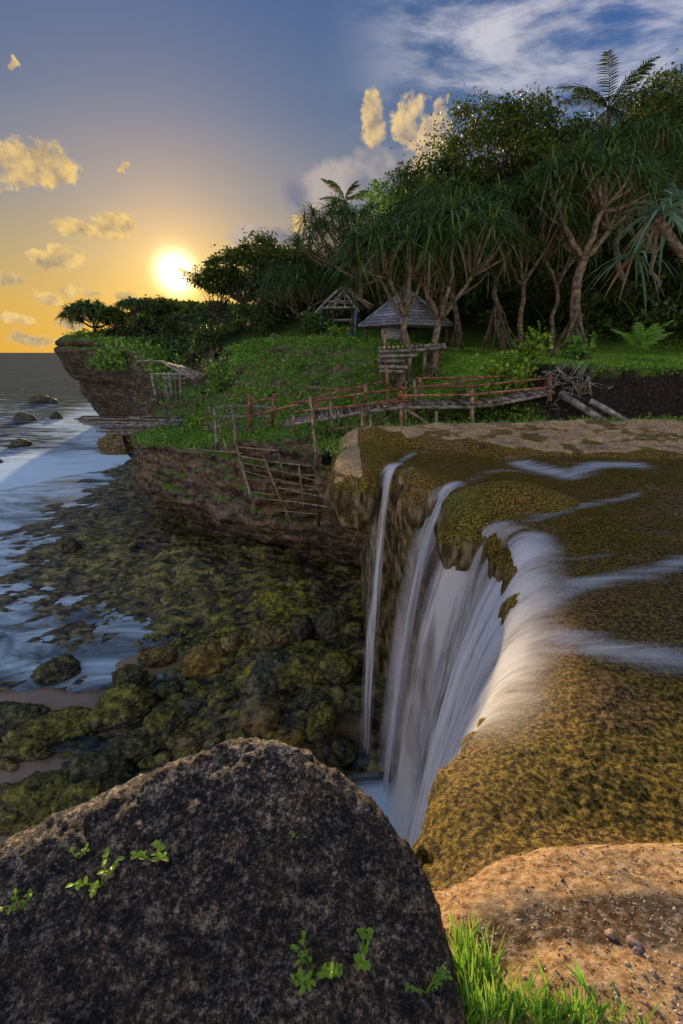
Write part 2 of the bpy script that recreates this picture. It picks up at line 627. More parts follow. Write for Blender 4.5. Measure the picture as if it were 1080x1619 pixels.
def land(x, y):
    """height of the upper ground"""
    x = np.asarray(x, np.float32); y = np.asarray(y, np.float32)
    # travertine platform
    s = 6.40 + 0.02 * (x - 1) + 0.02 * (y - 5)
    s = s + 0.30 * np.exp(-(((x - 2.35) / 0.85) ** 2 + ((y - 6.25) / 0.42) ** 2) ** 1.5)
    s = s + 0.16 * np.exp(-(((x - 1.15) / 0.4) ** 2 + ((y - 7.75) / 0.4) ** 2))
    s = s + 0.10 * np.exp(-(((x - 0.2) / 0.5) ** 2 + ((y - 8.5) / 0.6) ** 2))
    edge = ip(x, [0.5, 1.5, 2.5, 3.2, 4.5, 6, 9, 12], [10.5, 9.9, 9.3, 8.55, 8.2, 8.0, 8.3, 8.5]) + 0.18 * fbm(x * 1.7, y * 0.2, seed=3)
    step = sstep(y - edge, -0.05, 0.28)
    s = s + step * (0.24 + 0.05 * fbm(x * 0.9, y * 0.9, seed=4))
    s = s + 0.12 * sstep(x + 0.35 * (y - 7.5), 3.5, 4.4) * (1 - step)
    # sandy bank by the camera
    bl = ip(x, [0.2, 0.4, 0.65, 0.93, 1.2, 1.6, 3, 6], [1.15, 1.3, 1.40, 1.44, 1.42, 1.47, 1.6, 2.0]) + 0.05 * fbm(x * 5, y * 5, seed=6)
    s = s + 0.34 * sstep(bl - y, -0.25, 0.75) + 0.05 * sstep(bl - y, -0.02, 0.05)
    dip = np.exp(-(((x - 0.95) / 0.45) ** 2 + ((y - 1.03) / 0.10) ** 2))
    s = s - 0.03 * dip
    # ground left of and behind the platform
    base = ip(x, [-14, -12, -9, -6, -4, -2.2, 0, 3, 12], [4.6, 4.6, 4.7, 5.0, 5.35, 5.8, 6.1, 6.35, 6.7])
    ye = ip(x, [-14, -12, -9.5, -8, -6, -4, -2, 0, 2, 4, 6, 12], [35, 32, 28.5, 24.5, 18.8, 16.8, 15.6, 13.6, 12.6, 12.3, 12.0, 11.8])
    h = y - ye + 0.5 * fbm(x * 0.5, y * 0.5, seed=8)
    left = 0.10 * np.clip(h, 0, 1.2) + 0.52 * np.clip(h - 1.2, 0, 9)
    steep = ip(x, [0, 3, 5.5, 7, 12], [0.55, 0.55, 0.9, 2.6, 2.6])
    right = steep * np.clip(h - 0.5, 0, 9)
    wl = sstep(x, -0.5, 3.5)
    rise = left * (1 - wl) + right * wl
    lawn = ip(x, [-12, -8, -4, 0, 4, 12], [7.0, 7.6, 8.2, 8.45, 8.15, 8.0]) + 0.07 * np.clip(y - 13, 0, 12)
    g = base + rise
    g = smin(g, lawn, 0.35)
    # the wooded hill
    yh = ip(x, [-20, -14, -8, 0, 5, 8, 12, 18], [44, 38, 31, 25.5, 21.5, 19.5, 18.0, 16])
    cap = ip(x, [-36, -30, -25, -15, -9.5, -7, -4.5, 0, 8, 20, 60], [10.4, 10.2, 9.6, 8.9, 8.9, 9.8, 11.6, 12.5, 16.0, 20.0, 24]) + 7.6 * sstep(y, 66, 125)
    hill = g + 0.72 * np.clip(y - yh, 0, 60) + 0.6 * fbm(x * 0.25, y * 0.25, seed=9) * sstep(y - yh, 0, 3)
    hill = smin(hill, cap + 0.8 * fbm(x * 0.15, y * 0.15, seed=10), 1.5)
    # headland
    head = ip(x, [-40, -36, -30, -24, -18, -14, -11], [10.2, 10.4, 10.2, 9.6, 8.6, 6.6, 5.0]) + 0.6 * fbm(x * 0.3, y * 0.3, seed=12)
    wh = sstep(-x + (y - 34) * 0.15, 11.5, 16)
    g2 = hill * (1 - wh) + np.maximum(head, np.where(y > 55, hill, 0)) * wh
    # platform to ground
    wp = sstep(y - ye, -1.6, -0.4) if False else sstep(y, 11.4, 12.4) * sstep(x, -0.6, 0.6) + (1 - sstep(x, -0.6, 0.6)) * sstep(y, 9.6, 10.4)
    return s * (1 - wp) + g2 * wp


def strata(z, q):
    """ledge profile of the sea cliff: outward offset by height"""
    return (0.22 * vnoise(z * 1.9 + 0.25 * q, q * 0.3, seed=21) + 0.16 * vnoise(z * 4.3 + 0.4 * q, q * 0.5, seed=22)
            + 0.07 * vnoise(z * 9.0 + 0.4 * q, q, seed=23))


def axis(lo, hi, h):
    return np.arange(lo, hi + h / 2, h, dtype=np.float32)


def solid_tile(lo, hi, h, kind):
    xs, ys, zs = (axis(lo[i], hi[i], h) for i in range(3))
    X, Y = np.meshgrid(xs, ys, indexing='ij')
    d2 = poly_sdf(X, Y, COAST).astype(np.float32)
    d2 = d2 + (0.10 if kind == 'near' else 0.45 if kind == 'left' else 1.2) * fbm(X * (1.3 if kind == 'near' else 0.7 if kind == 'left' else .28), Y * (1.3 if kind == 'near' else 0.7 if kind == 'left' else .28), octaves=3, seed=31)
    T = land(X, Y)
    Z = zs[None, None, :]
    q = (X * 0.7 + Y * 0.45)[:, :, None]
    if kind == 'near':
        off = np.interp(zs, [-1, 2, 4.0, 5.2, 5.9, 6.4, 8], [-0.7, -0.55, -0.5, -0.22, -0.03, 0.02, 0.02]).astype(np.float32)[None, None, :]
        off = off + 0.06 * vnoise(Z * 2.6 + 0.4 * q, q * 0.8, seed=24)
        under = (sstep(0.75 - X, 0.0, 0.3) * sstep(Y, 6.6, 7.3))[:, :, None]
        off = off - 1.15 * under * (1 - sstep(Z, 4.7, 5.4))
        k = (0.42 + 0.75 * np.exp(-(((X - 1.3) / 0.9) ** 2 + ((Y - 3.2) / 1.5) ** 2)))[:, :, None].astype(np.float32)
    elif kind == 'left':
        off = np.interp(zs, [-1, 0.8, 1.6, 2.3, 3.0, 4.2, 5.2, 9], [-2.2, -2.1, -1.5, 0.0, 0.45, 0.15, -0.15, -0.3]).astype(np.float32)[None, None, :]
        off = off + 1.0 * strata(Z, q * 1.3)
        under = (sstep(X, -2.6, -0.9) * (1 - sstep(Y, 14.0, 15.5)))[:, :, None]
        off = off - 1.5 * under * (1 - sstep(Z, 4.2, 5.2))
        k = 0.30
    else:
        off = np.interp(zs, [-2, 0.5, 2, 4, 6, 8.5, 11], [-3.4, -3.0, -2.4, -1.7, -0.8, 0.0, -0.3]).astype(np.float32)[None, None, :]
        wh = sstep(-X + (Y - 34) * 0.1, 18, 26)[:, :, None]
        off = off * wh + (1 - wh) * np.interp(zs, [-2, 1, 3, 5, 8], [-1.5, -1.0, 0.2, 0, -.5]).astype(np.float32)[None, None, :]
        off = off + 2.6 * strata(Z * 0.6, q * 0.25)
        k = 0.6
    sdf = smax(d2[:, :, None] - off, Z - T[:, :, None], k)
    del off
    return sdf_mesh(sdf, (lo[0], lo[1], lo[2]), h)


def clip_box(V, F, lo, hi, m):
    c = V[F].mean(1)
    keep = np.ones(len(F), bool)
    for i in range(3):
        if lo[i] is not None:
            keep &= c[:, i] > lo[i] + m
        if hi[i] is not None:
            keep &= c[:, i] < hi[i] - m
    V, F, _ = drop_faces(V, F, keep)
    return V, F


def seg_dist(x, y, pts):
    d = np.full(np.shape(x), 1e9, np.float32)
    for (ax, ay), (bx, by) in zip(pts[:-1], pts[1:]):
        ex, ey = bx - ax, by - ay
        t = np.clip(((x - ax) * ex + (y - ay) * ey) / (ex * ex + ey * ey), 0, 1)
        d = np.minimum(d, np.hypot(x - ax - ex * t, y - ay - ey * t))
    return d


# ---- travertine platform with the gully
NLO, NHI, NH = (-1.6, 0.15, -0.6), (10.4, 12.6, 7.6), 0.05
V, F = solid_tile(NLO, NHI, NH, 'near')
V, F = clip_box(V, F, (NLO[0], NLO[1], None), (NHI[0], None, NHI[2]), 0.06)
cc = V[F].mean(1)
V, F, _ = drop_faces(V, F, ~((cc[:, 1] > 12.5) & (cc[:, 2] > 5.6)) & ~((cc[:, 1] > 11.9) & (cc[:, 2] > 7.0)) & ~((cc[:, 2] < 0.0) | ((cc[:, 0] > 3.5) & (cc[:, 2] < 6.0))))
V = laplacian_smooth(V, F, 1, 0.4)
near_mask = None
# finer mesh close to the camera
cc = V[F].mean(1)
closef = (cc[:, 1] < 5.6) & (cc[:, 0] < 4.6) & (cc[:, 2] > 3.0)
Vc, Fc, _ = drop_faces(V, F, closef)
Vf, Ff, _ = drop_faces(V, F, ~closef)
Vc, Fc = subdivide_quads(Vc, Fc)
cc = Vc[Fc].mean(1)
closest = (cc[:, 1] < 2.3) & (cc[:, 0] < 2.4) & (cc[:, 2] > 5.2)
Vd, Fd, _ = drop_faces(Vc, Fc, closest)
Vc, Fc, _ = drop_faces(Vc, Fc, ~closest)
Vd, Fd = subdivide_quads(Vd, Fd)


def travertine_displace(V, F, fine):
    N = vnormals(V, F)
    x, y, z = V.T
    up = sstep(N[:, 2], 0.35, 0.8)
    wall = 1 - up
    bl = ip(x, [0.2, 0.4, 0.65, 0.93, 1.2, 1.6, 3, 6], [1.15, 1.3, 1.40, 1.44, 1.42, 1.47, 1.6, 2.0])
    sand = sstep(bl - y, -0.03, 0.06)
    d = (0.05 - 0.03 * sand) * fbm(x * 1.6, y * 1.6, z * 1.6, 3, seed=41)
    # clotted algae crust
    d = d + (1 - sand) * (0.008 * fbm(x * 9, y * 9, z * 9, 3, seed=42) + 0.010 * fbm(x * 26, y * 26, z * 26, 3, seed=43))
    # dripstone on the walls: vertical flutes
    d = d + wall * (0.12 * fbm(x * 3.2, y * 3.2, z * 0.6, 3, seed=44) + 0.05 * fbm(x * 11, y * 11, z * 2.2, 2, seed=45))
    # crumbly soil
    d = d + sand * (0.013 * fbm(x * 16, y * 16, z * 16, 4, seed=46, gain=0.7) + 0.018 * fbm(x * 3.5, y * 3.5, octaves=3, seed=47))
    tan = sstep(y, 8.2, 9.2) * up
    d = d * (1 - 0.2 * tan)
    d = d + tan * 0.09 * fbm(x * 0.9, y * 2.2, octaves=4, seed=48, ridged=True)
    return V + N * d[:, None]


# masks: r = living algae / moss, g = dry tan rock or soil, b = wet dark stain
TANLINE = None


def travertine_masks(V, F):
    N = vnormals(V, F)
    x, y, z = V.T
    n1 = fbm(x * 1.1, y * 1.1, z, 4, seed=51)
    n2 = fbm(x * 4, y * 4, z * 4, 3, seed=52)
    bl = ip(x, [0.2, 0.4, 0.65, 0.93, 1.2, 1.6, 3, 6], [1.15, 1.3, 1.40, 1.44, 1.42, 1.47, 1.6, 2.0]) + 0.05 * fbm(x * 5, y * 5, seed=6)
    sand = sstep(bl - y + 0.03 * n2, -0.015, 0.02)
    edge = ip(x, [0.5, 1.5, 2.5, 3.2, 4.5, 6, 9, 12], [10.5, 9.9, 9.3, 8.55, 8.2, 8.0, 8.3, 8.5])
    up = sstep(N[:, 2], 0.3, 0.75)
    tan = sstep(y - edge + 0.25 * n1, 0.05, 0.35) * up * (0.38 + 0.5 * sstep(n2 + 0.8 * n1, -0.3, 0.2))
    block = sstep(0.42 - x, -0.05, 0.15) * sstep(y, 7.4, 7.7) * sstep(N[:, 2], 0.35, 0.7)
    lump = np.exp(-(((x - 1.1) / 0.35) ** 2 + ((y - 7.7) / 0.5) ** 2)) * 0.55
    g = np.clip(np.maximum.reduce([sand, tan, block, lump * sstep(n2, -.3, .4)]), 0, 1)
    stain = np.exp(-(((x - 1.0) / 0.5) ** 2 + ((y - 1.06) / 0.11) ** 2)) * 1.3 + np.exp(-(((x - 1.5) / 0.5) ** 2 + ((y - 1.0) / 0.12) ** 2)) * 1.1
    stain = stain + np.exp(-(((x - 0.5) / 0.12) ** 2 + ((y - 0.98) / 0.10) ** 2)) * 0.8
    stain = 0.8 * sstep(stain + 0.45 * n2, 0.35, 0.95) * sand
    stain = np.maximum(stain, tan * sstep(n2 + n1, 0.25, 0.7) * 0.6)
    # fresh moss on the mound's seaward face and block face
    moss = np.exp(-(((x - 1.65) / 0.3) ** 2 + ((y - 6.2) / 0.5) ** 2)) + 0.6 * (1 - up) * sstep(n1, -0.1, 0.4)
    moss = np.clip(moss, 0, 1)
    return np.stack([moss, g, np.clip(stain, 0, 1)], 1)


def travertine_material():
    m, nt, out = material('travertine')
    tc = nt.n('ShaderNodeTexCoord')
    P = tc.outputs['Object']
    r, g, b = nt.sep(nt.attr('mask'))[:3]
    geo = nt.n('ShaderNodeNewGeometry')
    nz = nt.n('ShaderNodeSeparateXYZ', Vector=geo.outputs['Normal']).outputs[2]
    # algae crust
    a1 = nt.noise(P, 34, 6, 0.72)
    a2 = nt.noise(P, 1.2, 3, 0.5)
    crust = nt.ramp(a1, [(0.38, (0.0086, 0.0067, 0.0016)), (0.46, (0.0612, 0.0407, 0.0048)), (0.53, (0.1800, 0.1184, 0.0096)), (0.62, (0.3600, 0.2664, 0.0480))])
    brown = nt.ramp(a1, [(0.38, (0.010, 0.006, 0.003)), (0.48, (0.112, 0.063, 0.013)), (0.60, (0.350, 0.231, 0.077))])
    crust = nt.mix(nt.smooth(a2, 0.46, 0.62), crust, brown)
    mossc = nt.ramp(a1, [(0.3, (0.012, 0.02, 0.003)), (0.5, (0.10, 0.13, 0.012)), (0.72, (0.30, 0.34, 0.04))])
    crust = nt.mix(nt.math('MULTIPLY', r, nt.smooth(a1, 0.35, 0.6)), crust, mossc)
    # dripstone walls: greyer, darker
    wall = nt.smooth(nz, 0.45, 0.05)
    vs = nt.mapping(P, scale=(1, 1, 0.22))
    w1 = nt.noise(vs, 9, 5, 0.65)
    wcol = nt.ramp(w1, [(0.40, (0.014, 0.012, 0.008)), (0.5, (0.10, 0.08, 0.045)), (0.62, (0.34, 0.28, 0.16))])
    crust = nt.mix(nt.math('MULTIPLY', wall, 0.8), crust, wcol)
    # dry rock and soil
    s1 = nt.noise(P, 26, 8, 0.75)
    s2 = nt.noise(P, 3.2, 4, 0.6)
    soil = nt.ramp(s1, [(0.38, (0.16, 0.09, 0.04)), (0.46, (0.40, 0.245, 0.11)), (0.54, (0.56, 0.37, 0.18)), (0.64, (0.72, 0.55, 0.34))])
    soil = nt.mix(nt.smooth(s2, 0.5, 0.68), soil, nt.ramp(s1, [(0.3, (0.16, 0.12, 0.08)), (0.7, (0.42, 0.33, 0.22))]))
    dark = nt.ramp(s1, [(0.40, (0.008, 0.008, 0.008)), (0.52, (0.05, 0.042, 0.034)), (0.63, (0.28, 0.24, 0.20))])
    soil = nt.mix(b, soil, dark)
    gm = nt.smooth(nt.math('ADD', g, nt.math('MULTIPLY_ADD', s1, 0.5, -0.25)), 0.35, 0.6)
    col = nt.mix(gm, crust, soil)
    rough = nt.math('MULTIPLY_ADD', gm, 0.30, 0.62)
    h = nt.math('ADD', nt.math('MULTIPLY', a1, nt.math('SUBTRACT', 1.0, gm)), nt.math('MULTIPLY', s1, gm))
    fine = nt.noise(P, 90, 3, 0.6)
    h = nt.math('MULTIPLY_ADD', fine, 0.25, h)
    p = nt.n('ShaderNodeBsdfPrincipled', Base__Color=col, Roughness=rough, Normal=nt.bump(h, 1.0, 0.022))
    p.inputs['Specular IOR Level'].default_value = 0.12
    nt.set(out, 'Surface', p)
    return m


M_TRAV = travertine_material()
GROUND_MESHES = []
for nm, (v_, f_) in (('bank_ground', (Vd, Fd)), ('stream_bed_ground', (Vc, Fc)), ('platform_ground', (Vf, Ff))):
    v2 = travertine_displace(v_, f_, True)
    GROUND_MESHES.append((v2, f_))
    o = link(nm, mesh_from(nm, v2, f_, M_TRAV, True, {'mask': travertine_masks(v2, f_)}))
    tag(o, kind='structure')


# ---- sea cliff below the fence, and the headland
def cliff_material(name, dark=1.0, green=0.6):
    m, nt, out = material(name)
    tc = nt.n('ShaderNodeTexCoord')
    P = tc.outputs['Object']
    geo = nt.n('ShaderNodeNewGeometry')
    nz = nt.n('ShaderNodeSeparateXYZ', Vector=geo.outputs['Normal']).outputs[2]
    vs = nt.mapping(P, scale=(0.5, 0.5, 2.2))
    n1 = nt.noise(vs, 1.5, 8, 0.68)
    n2 = nt.noise(P, 5.0, 6, 0.7)
    n3 = nt.noise(P, 0.5, 4, 0.6)
    c1 = nt.ramp(n1, [(0.40, (0.012 * dark, 0.009 * dark, 0.007 * dark)), (0.49, (0.085 * dark, 0.058 * dark, 0.034 * dark)), (0.57, (0.24 * dark, 0.165 * dark, 0.095 * dark)), (0.68, (0.36 * dark, 0.26 * dark, 0.16 * dark))])
    c2 = nt.ramp(n2, [(0.42, (0.01 * dark, 0.009 * dark, 0.008 * dark)), (0.53, (0.11 * dark, 0.09 * dark, 0.065 * dark)), (0.65, (0.26 * dark, 0.22 * dark, 0.17 * dark))])
    col = nt.mix(0.5, c1, c2)
    n4 = nt.noise(P, 1.1, 4, 0.6)
    col = nt.mix(nt.math('MULTIPLY', nt.smooth(n4, 0.50, 0.66), 0.6), col, nt.ramp(n2, [(0.42, (0.03, 0.016, 0.005)), (0.52, (0.16, 0.09, 0.026)), (0.64, (0.38, 0.24, 0.08))]))
    gr = nt.ramp(n2, [(0.3, (0.029, 0.058, 0.007)), (0.55, (0.102, 0.189, 0.020)), (0.75, (0.246, 0.319, 0.051))])
    gm = nt.math('MULTIPLY', nt.smooth(nz, 0.55, 0.85), nt.smooth(nt.math('ADD', n3, nt.math('MULTIPLY', n2, 0.4)), 0.38, 0.58))
    col = nt.mix(nt.math('MULTIPLY', gm, green), col, gr)
    h = nt.math('MULTIPLY_ADD', n2, 0.6, n1)
    p = nt.n('ShaderNodeBsdfPrincipled', Base__Color=col, Roughness=0.85, Normal=nt.bump(h, 0.9, 0.12))
    p.inputs['Specular IOR Level'].default_value = 0.25
    nt.set(out, 'Surface', p)
    return m


def rock_displace(V, F, s):
    N = vnormals(V, F)
    x, y, z = V.T / s
    d = 0.22 * fbm(x * 1.1, y * 1.1, z * 1.8, 4, seed=61, ridged=True) + 0.13 * fbm(x * 3.5, y * 3.5, z * 5, 3, seed=62) + 0.05 * fbm(x * 9, y * 9, z * 9, 2, seed=63)
    flat = sstep(N[:, 2], 0.6, 0.9)
    return V + N * (d * s * (1 - 0.6 * flat))[:, None]


M_CLIFF = cliff_material('cliff_rock', 1.15, 1.0)
LO, HI = (-13.0, 9.3, -0.6), (1.8, 24.0, 8.9)
V, F = solid_tile(LO, HI, 0.09, 'left')
V, F = clip_box(V, F, (LO[0], None, None), (None, HI[1], None), 0.1)
cc = V[F].mean(1)
V, F, _ = drop_faces(V, F, ~((cc[:, 0] > -0.35) & (cc[:, 1] < 12.45) & (cc[:, 2] > 5.9)))
V = laplacian_smooth(V, F, 1, 0.4)
V = rock_displace(V, F, 1.15)
o = link('cliff_terrain', mesh_from('cliff_terrain', V, F, M_CLIFF))
tag(o, kind='structure')
M_HEAD = cliff_material('headland_rock', 0.75, 0.9)
LO, HI = (-42.0, 23.5, -2.0), (-8.0, 73.0, 13.5)
V, F = solid_tile(LO, HI, 0.27, 'head')
V, F = clip_box(V, F, LO, HI, 0.3)
V = rock_displace(V, F, 1.8)
o = link('headland_terrain', mesh_from('headland_terrain', V, F, M_HEAD))
tag(o, kind='structure')


# ---- grassy and wooded hillside (height field)
def graded(lo, hi, h0, growth):
    v = [lo]; h = h0
    while v[-1] < hi:
        v.append(v[-1] + h); h *= growth
    return np.array(v, np.float32)


def hillside_material():
    m, nt, out = material('hillside_ground')
    tc = nt.n('ShaderNodeTexCoord')
    P = tc.outputs['Object']
    r, g, b = nt.sep(nt.attr('mask'))[:3]
    n1 = nt.noise(P, 1.3, 5, 0.6)
    n2 = nt.noise(P, 12, 5, 0.7)
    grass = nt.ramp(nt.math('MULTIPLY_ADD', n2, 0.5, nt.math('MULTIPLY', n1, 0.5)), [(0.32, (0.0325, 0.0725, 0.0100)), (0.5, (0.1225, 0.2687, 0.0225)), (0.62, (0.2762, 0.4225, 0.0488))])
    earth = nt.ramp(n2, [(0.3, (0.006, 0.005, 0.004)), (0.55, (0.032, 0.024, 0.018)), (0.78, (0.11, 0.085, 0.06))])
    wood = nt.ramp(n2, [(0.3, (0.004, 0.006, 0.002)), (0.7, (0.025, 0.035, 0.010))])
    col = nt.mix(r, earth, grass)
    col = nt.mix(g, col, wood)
    p = nt.n('ShaderNodeBsdfPrincipled', Base__Color=col, Roughness=0.95, Normal=nt.bump(n2, 0.8, 0.08))
    p.inputs['Specular IOR Level'].default_value = 0.1
    nt.set(out, 'Surface', p)
    return m


def slope_xy(x, y, e=0.15):
    return np.hypot(land(x + e, y) - land(x - e, y), land(x, y + e) - land(x, y - e)) / (2 * e)


M_HILL = hillside_material()
xs = np.concatenate([-graded(15, 60, 0.3, 1.05)[:0:-1], np.arange(-15, -1, 0.25), np.arange(-1, 12, 0.12), graded(12, 70, 0.3, 1.06)])
ys = np.concatenate([np.arange(11.0, 18, 0.12), graded(18, 150, 0.2, 1.022)])
X, Y = np.meshgrid(xs.astype(np.float32), ys.astype(np.float32), indexing='ij')
Z = land(X, Y)
sl = slope_xy(X, Y)
bank = sstep(sl, 0.8, 1.4)
Z = Z + bank * 0.25 * fbm(X * 1.8, Y * 1.8, Z * 1.8, 4, seed=71, ridged=True) + 0.06 * fbm(X * 1.5, Y * 1.5, octaves=3, seed=72)
d2 = poly_sdf(X, Y, COAST)
Vh = np.stack([X, Y, Z], -1).reshape(-1, 3)
Fh = grid_faces(len(xs), len(ys))
keep = (d2.reshape(-1)[Fh].max(1) < -0.8) & ~((Vh[Fh][:, :, 1].max(1) < 12.0) & (Vh[Fh][:, :, 0].min(1) < 10.2) & (Vh[Fh][:, :, 0].min(1) > -1.2))
yh_ = ip(X, [-20, -14, -8, 0, 5, 8, 12, 18], [44, 38, 31, 25.5, 21.5, 19.5, 18.0, 16])
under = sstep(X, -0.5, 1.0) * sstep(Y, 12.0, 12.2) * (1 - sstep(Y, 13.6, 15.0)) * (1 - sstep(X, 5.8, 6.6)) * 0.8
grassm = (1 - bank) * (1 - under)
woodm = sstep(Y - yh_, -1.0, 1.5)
Vh[:, 2] -= (sstep(-(X + 0.9), 0, 0.5) * (1 - sstep(Y, 23, 24.5)) * 0.10).ravel()
Vh2, Fh2, used = drop_faces(Vh, Fh, keep)
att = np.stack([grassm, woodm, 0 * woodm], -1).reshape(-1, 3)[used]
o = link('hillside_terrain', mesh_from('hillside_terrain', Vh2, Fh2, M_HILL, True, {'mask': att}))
tag(o, kind='structure')


# ---- shore: reef flat, mossy apron and sand at the foot of the cliff
def shore(x, y):
    x = np.asarray(x, np.float32); y = np.asarray(y, np.float32)
    d = poly_sdf(x, y, COAST)
    reef = -0.075 + 0.09 * fbm(x * 0.32, y * 0.32, octaves=3, seed=81)
    q = x * 0.8 - y * 0.6
    p = x * 0.6 + y * 0.8
    # streaky reef ridges that run along the shore
    reef = reef + 0.085 * np.clip(fbm(p * 0.55, q * 1.5, octaves=4, seed=82, ridged=True), -0.2, 1)
    apron = sstep(d, 5.5, 0.2) ** 1.4 * sstep(y, 5.0, 8.5) * (1 - 0.65 * sstep(y, 15, 22))
    lum = fbm(x * 0.9, y * 0.9, octaves=4, seed=83)
    b = reef + apron * (1.15 + 0.55 * lum)
    b = b + sstep(d, 8.0, 4.0) * (1 - sstep(d, 3.0, 0.5)) * 0.16 * sstep(lum, -0.2, 0.5)
    sandw = sandiness(x, y)
    b = b * (1 - sandw) + sandw * (0.085 + 0.05 * fbm(x * 0.5, y * 0.5, octaves=2, seed=84) - 0.014 * (y - 7))
    pool = np.exp(-(((x - 0.75) / 1.4) ** 2 + ((y - 6.3) / 1.7) ** 2))
    b = b - 1.1 * pool
    # the drop-off into the surf
    so = seaward(x, y)
    b = b - 1.6 * sstep(so, 0.0, 5.0)
    return b


def seaward(x, y):
    """distance beyond the reef edge"""
    ye = ip(x, [-60, -40, -22, -17, -13, -8], [22, 24, 28.5, 36, 42, 50])
    return (y - ye) + 1.2 * fbm(x * 0.35, y * 0.35, octaves=3, seed=85)


def sandiness(x, y):
    n = 0.35 * fbm(x * 0.7, y * 0.7, octaves=3, seed=86)
    a = np.exp(-(((x + 7.6) / 2.0) ** 2 + ((y - 9.2) / 0.9) ** 2))
    c = np.exp(-(((x + 6.6) / 1.4) ** 2 + ((y - 6.6) / 1.5) ** 2))
    e = 0.8 * np.exp(-(((x + 5.6) / 1.3) ** 2 + ((y - 11.0) / 0.8) ** 2))
    f = np.exp(-(((x - 0.2) / 0.5) ** 2 + ((y - 7.9) / 0.6) ** 2))
    return sstep(np.maximum.reduce([a, c, e, f]) + n, 0.35, 0.75)


def shore_material():
    m, nt, out = material('shore_rock')
    tc = nt.n('ShaderNodeTexCoord')
    P = tc.outputs['Object']
    r, g, b = nt.sep(nt.attr('mask'))[:3]
    vs = nt.mapping(P, scale=(0.8, 1.5, 1.2), rot=(0, 0, R(38)))
    n1 = nt.noise(vs, 2.6, 8, 0.68, 0.6)
    n2 = nt.noise(P, 0.55, 4, 0.6)
    n3 = nt.noise(vs, 11, 5, 0.7)
    rock = nt.ramp(n1, [(0.39, (0.008, 0.007, 0.006)), (0.48, (0.06, 0.05, 0.03)), (0.56, (0.18, 0.145, 0.08)), (0.67, (0.40, 0.33, 0.20))])
    moss = nt.ramp(nt.math('MULTIPLY_ADD', n3, 0.5, nt.math('MULTIPLY', n1, 0.5)), [(0.41, (0.010, 0.012, 0.002)), (0.48, (0.08, 0.082, 0.006)), (0.54, (0.27, 0.245, 0.012)), (0.62, (0.58, 0.50, 0.04))])
    tp = nt.attr('top', 'Fac')
    mm = nt.math('MULTIPLY', r, nt.smooth(nt.math('ADD', nt.math('MULTIPLY', tp, 0.55), nt.math('ADD', n2, nt.math('MULTIPLY_ADD', n1, 0.7, -0.35))), 0.62, 0.95))
    col = nt.mix(mm, rock, moss)
    sn = nt.noise(P, 30, 4, 0.7)
    sand = nt.ramp(sn, [(0.3, (0.23, 0.15, 0.095)), (0.7, (0.38, 0.27, 0.18))])
    col = nt.mix(g, col, sand)
    deep = nt.ramp(n1, [(0.3, (0.004, 0.012, 0.018)), (0.7, (0.02, 0.05, 0.06))])
    col = nt.mix(b, col, deep)
    h = nt.math('MULTIPLY_ADD', n3, 0.5, n1)
    h = nt.math('MULTIPLY', h, nt.math('SUBTRACT', 1.0, nt.math('MULTIPLY', g, 0.9)))
    p = nt.n('ShaderNodeBsdfPrincipled', Base__Color=col, Roughness=nt.math('MULTIPLY_ADD', n3, 0.4, 0.3), Normal=nt.bump(h, 1.0, 0.09))
    p.inputs['Specular IOR Level'].default_value = 0.4
    nt.set(out, 'Surface', p)
    return m


xs = np.concatenate([-graded(9.0, 70, 0.09, 1.045)[::-1], np.arange(-8.93, 3.2, 0.06)])
ys = np.concatenate([np.arange(1.0, 4.5, 0.12), np.arange(4.5, 17, 0.06), graded(17, 80, 0.08, 1.02)])
X, Y = np.meshgrid(xs.astype(np.float32), ys.astype(np.float32), indexing='ij')
Z = shore(X, Y)
sw = sandiness(X, Y)
rough_ = (1 - sw)
crag = 0.10 * fbm(X * 1.9 + 0.3 * Y, Y * 2.2, octaves=5, seed=91, ridged=True, gain=0.6) + 0.045 * fbm(X * 7, Y * 7, octaves=3, seed=92, gain=.6)
apr = 0.35 + 0.65 * sstep(poly_sdf(X, Y, COAST), 8.0, 3.0)
Z = Z + rough_ * apr * (crag - 0.02)
cav = np.clip(0.5 + crag * 4.5, 0, 1)
d2 = poly_sdf(X, Y, COAST)
moss = np.clip(sstep(d2, 7.5, 2.0) * (0.35 + 0.75 * sstep(Y, 7, 10)) * (1 - 0.5 * sstep(Y, 18, 24)), 0, 1)
gold = np.exp(-(((X + 1.5) / 2.6) ** 2 + ((Y - 11.8) / 1.9) ** 2))
att = np.stack([np.clip(0.55 * moss + gold, 0, 1), sw, sstep(seaward(X, Y), 0.5, 4)], -1).reshape(-1, 3)
cav = np.repeat(cav.reshape(-1, 1), 3, 1)
Vs = np.stack([X, Y, Z], -1).reshape(-1, 3)
Fs = grid_faces(len(xs), len(ys))
keep = d2.reshape(-1)[Fs].min(1) < 200
keep &= (d2.reshape(-1)[Fs].max(1) > -1.9) | ((d2.reshape(-1)[Fs].max(1) > -4.2) & (Vs[Fs][:, :, 1].mean(1) > 7.5) & (Vs[Fs][:, :, 1].mean(1) < 17))
Vs, Fs, used = drop_faces(Vs, Fs, keep)
o = link('beach', mesh_from('beach', Vs, Fs, shore_material(), True, {'mask': att[used], 'top': cav[used]}))
tag(o, kind='structure')


